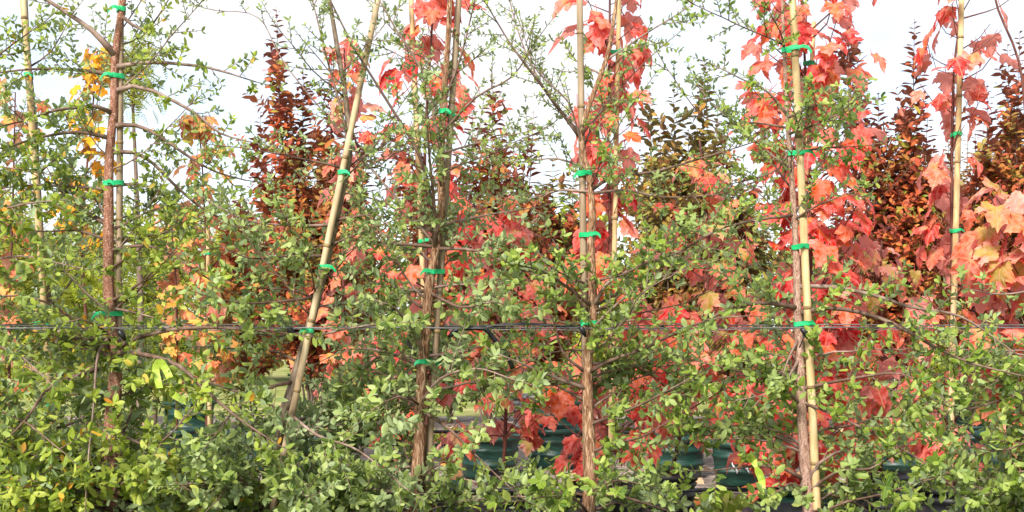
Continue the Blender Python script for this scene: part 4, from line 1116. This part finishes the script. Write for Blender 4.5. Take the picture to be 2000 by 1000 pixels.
# ------------------------------------------------------------------ wires, hoses, clips, flags, posts
def wire(z, Y, r, label, sag=0.004, x0=-4.6, x1=4.6, mat='wire', name='support_wire', cat='wire', grp=None):
    b = MB(); n = 60
    b.tube([Vector((x0 + (x1 - x0) * i / n, Y, z + sag * math.sin(i * 0.55) + 0.0015 * math.sin(i * 1.9))) for i in range(n + 1)], r, 6)
    return tag(b.build(name, M[mat], base=Vector((x0, Y, z))), label, cat, grp)


wire(0.9995, YF - 0.058, 0.0022, 'galvanised support wire tied to the oak stakes', 0.001)
wire(1.008, YF + 0.060, 0.0020, 'second galvanised wire behind the oak trunks', 0.001)
wire(0.992, YM - 0.06, 0.0022, 'galvanised support wire of the maple row', 0.002)
wire(1.004, 8.0, 0.0030, 'galvanised support wire of the crape myrtle row', 0.003)
for (px, py, Y, yo, lab) in ((570, 646, YF, -0.058, 'black clip on the wire beside the slanting stake'), (1138, 643, YF, -0.056, 'black knot tying the straight brown stake to the wire'),
                             (1571, 646, YF, -0.056, 'black clip tying the pale straw stake to the wire'), (86, 650, 4.55, -0.045, 'black clip on the thin pale stake'), (238, 650, YF, -0.056, 'black tie hanging from the wire by the red-brown trunk')):
    b = MB(); c = P(px, py, Y + yo); b.tube([c + Vector((-0.012, 0, 0.006)), c + Vector((-0.004, -0.005, 0.002)), c + Vector((0.004, -0.004, -0.010)), c + Vector((0.010, 0.004, -0.024))], [0.005, 0.010, 0.009, 0.004], 8, 0.15)
    b.tube([c + Vector((0.0, 0, 0.0)), c + Vector((-0.006, -0.003, -0.03)), c + Vector((-0.016, 0.0, -0.055))], [0.003, 0.0025, 0.002], 6)
    tag(b.build('wire_clip', M['rubber'], base=c), lab, 'clip')
hz = thing('irrigation_hose', P(880, 645, YF + 0.09), 'black irrigation hose looped over the wire beside the cork-barked oak', 'hose')
for pp, r_ in (([(878, 660), (886, 648), (905, 642), (945, 642), (965, 662), (990, 692), (1002, 720)], 0.0085), ([(850, 644), (815, 645), (800, 656), (797, 672), (812, 688), (840, 697)], 0.0042),
               ([(962, 660), (969, 680), (972, 700)], 0.0038), ([(945, 640), (1000, 633), (1060, 634), (1135, 641)], 0.0048), ([(850, 644), (880, 640), (945, 640)], 0.0048)):
    b = MB(); b.tube(smooth_path([P(x, y, YF + 0.09) for x, y in pp], 0.012), r_, 8); b.build('tube', M['rubber'], hz)
for z, Y, lab in ((0.44, YF + 0.26, 'black drip line running behind the oak pots'), (0.20, 9.35, 'black irrigation pipe behind the crape myrtle bags'), (0.035, 10.05, 'black edging pipe lying on the mulch'), (0.04, 7.2, 'black hose lying where grass meets mulch')):
    wire(z, Y, 0.005 if Y < 5 else 0.014, lab, 0.010, -5.5, 5.5, 'rubber', 'irrigation_pipe', 'pipe')


def flag(pxs, Y, lab, w_=0.026):
    b = MB()
    for pp in pxs:
        pts = smooth_path([P(x, y, Y + 0.006 * math.sin(i * 2.1)) for i, (x, y) in enumerate(pp)], 0.012); n = len(pts)
        d = (pts[-1] - pts[0]).normalized(); W = d.cross(Vector((0, 1, 0))).normalized()
        b.ribbon(pts, [W + Vector((0, 0.15 * math.sin(i * 0.8), 0)) for i in range(n)], [w_ * 0.85 * (0.5 + 0.5 * min(1, i / (n * 0.12))) for i in range(n)], 0.0012)
    tag(b.build('flagging_tape', M['flag'], base=P(*pxs[0][0], Y), smooth=False), lab, 'flagging tape')


flag([[(308, 702), (304, 722), (312, 758)], [(312, 702), (324, 722), (336, 746)]], 3.80, 'two hanging tails of lime flagging tape on the red-brown oak limb')
flag([[(332, 766), (348, 776), (368, 786)]], 3.80, 'short lime flagging strip below the hanging tails')
flag([[(1477, 912), (1472, 900), (1464, 893)], [(1477, 912), (1488, 938), (1488, 960), (1499, 978)]], 3.88, 'lime flagging tape knotted on a low limb by the pale stake', 0.028)
b = MB(); b.tube([P(836, 830, YF + 0.07), P(838, 1060, YF + 0.07)], 0.014, 10); tag(b.build('wooden_stake', M['timber'], base=P(838, 1060, YF + 0.07)), 'short brown wooden stake behind the cork-barked trunk', 'stake')
for px, Y, h, lab in ((1988, 7.0, 0.62, 'brown timber post standing in the row at the right'), (-420, YF, 1.25, 'timber end post of the oak row past the left-hand oak'), (2420, YF, 1.25, 'timber end post of the oak row past the right-hand oak'), (890, 7.1, 0.36, 'short timber peg on the mulch edge')):
    b = MB(); x = P(px, 0, Y).x; b.box((x, Y, h / 2), (0.075, 0.075, h)); b.box((x, Y, h + 0.01), (0.06, 0.06, 0.02)); tag(b.build('timber_post', M['timber'], base=Vector((x, Y, 0)), smooth=False), lab, 'post')
# pale board fence glimpsed far behind
f = thing('board_fence', P(1795, 640, 18.0) * 1.0, 'pale grey board fence glimpsed far behind the thin pink maple', 'fence'); f.location.z = 0
x0 = P(1745, 0, 18).x
for i in range(7):
    b = MB(); b.box((x0 + i * 0.115, 18.0, 0.93 + 0.02 * random.random()), (0.105, 0.025, 1.84)); b.build('board', M['board'], f, smooth=False)
for zz in (0.4, 1.4):
    b = MB(); b.box((x0 + 0.345, 18.035, zz), (0.86, 0.04, 0.08)); b.build('rail', M['board'], f, smooth=False)
print('objects', len(bpy.data.objects))
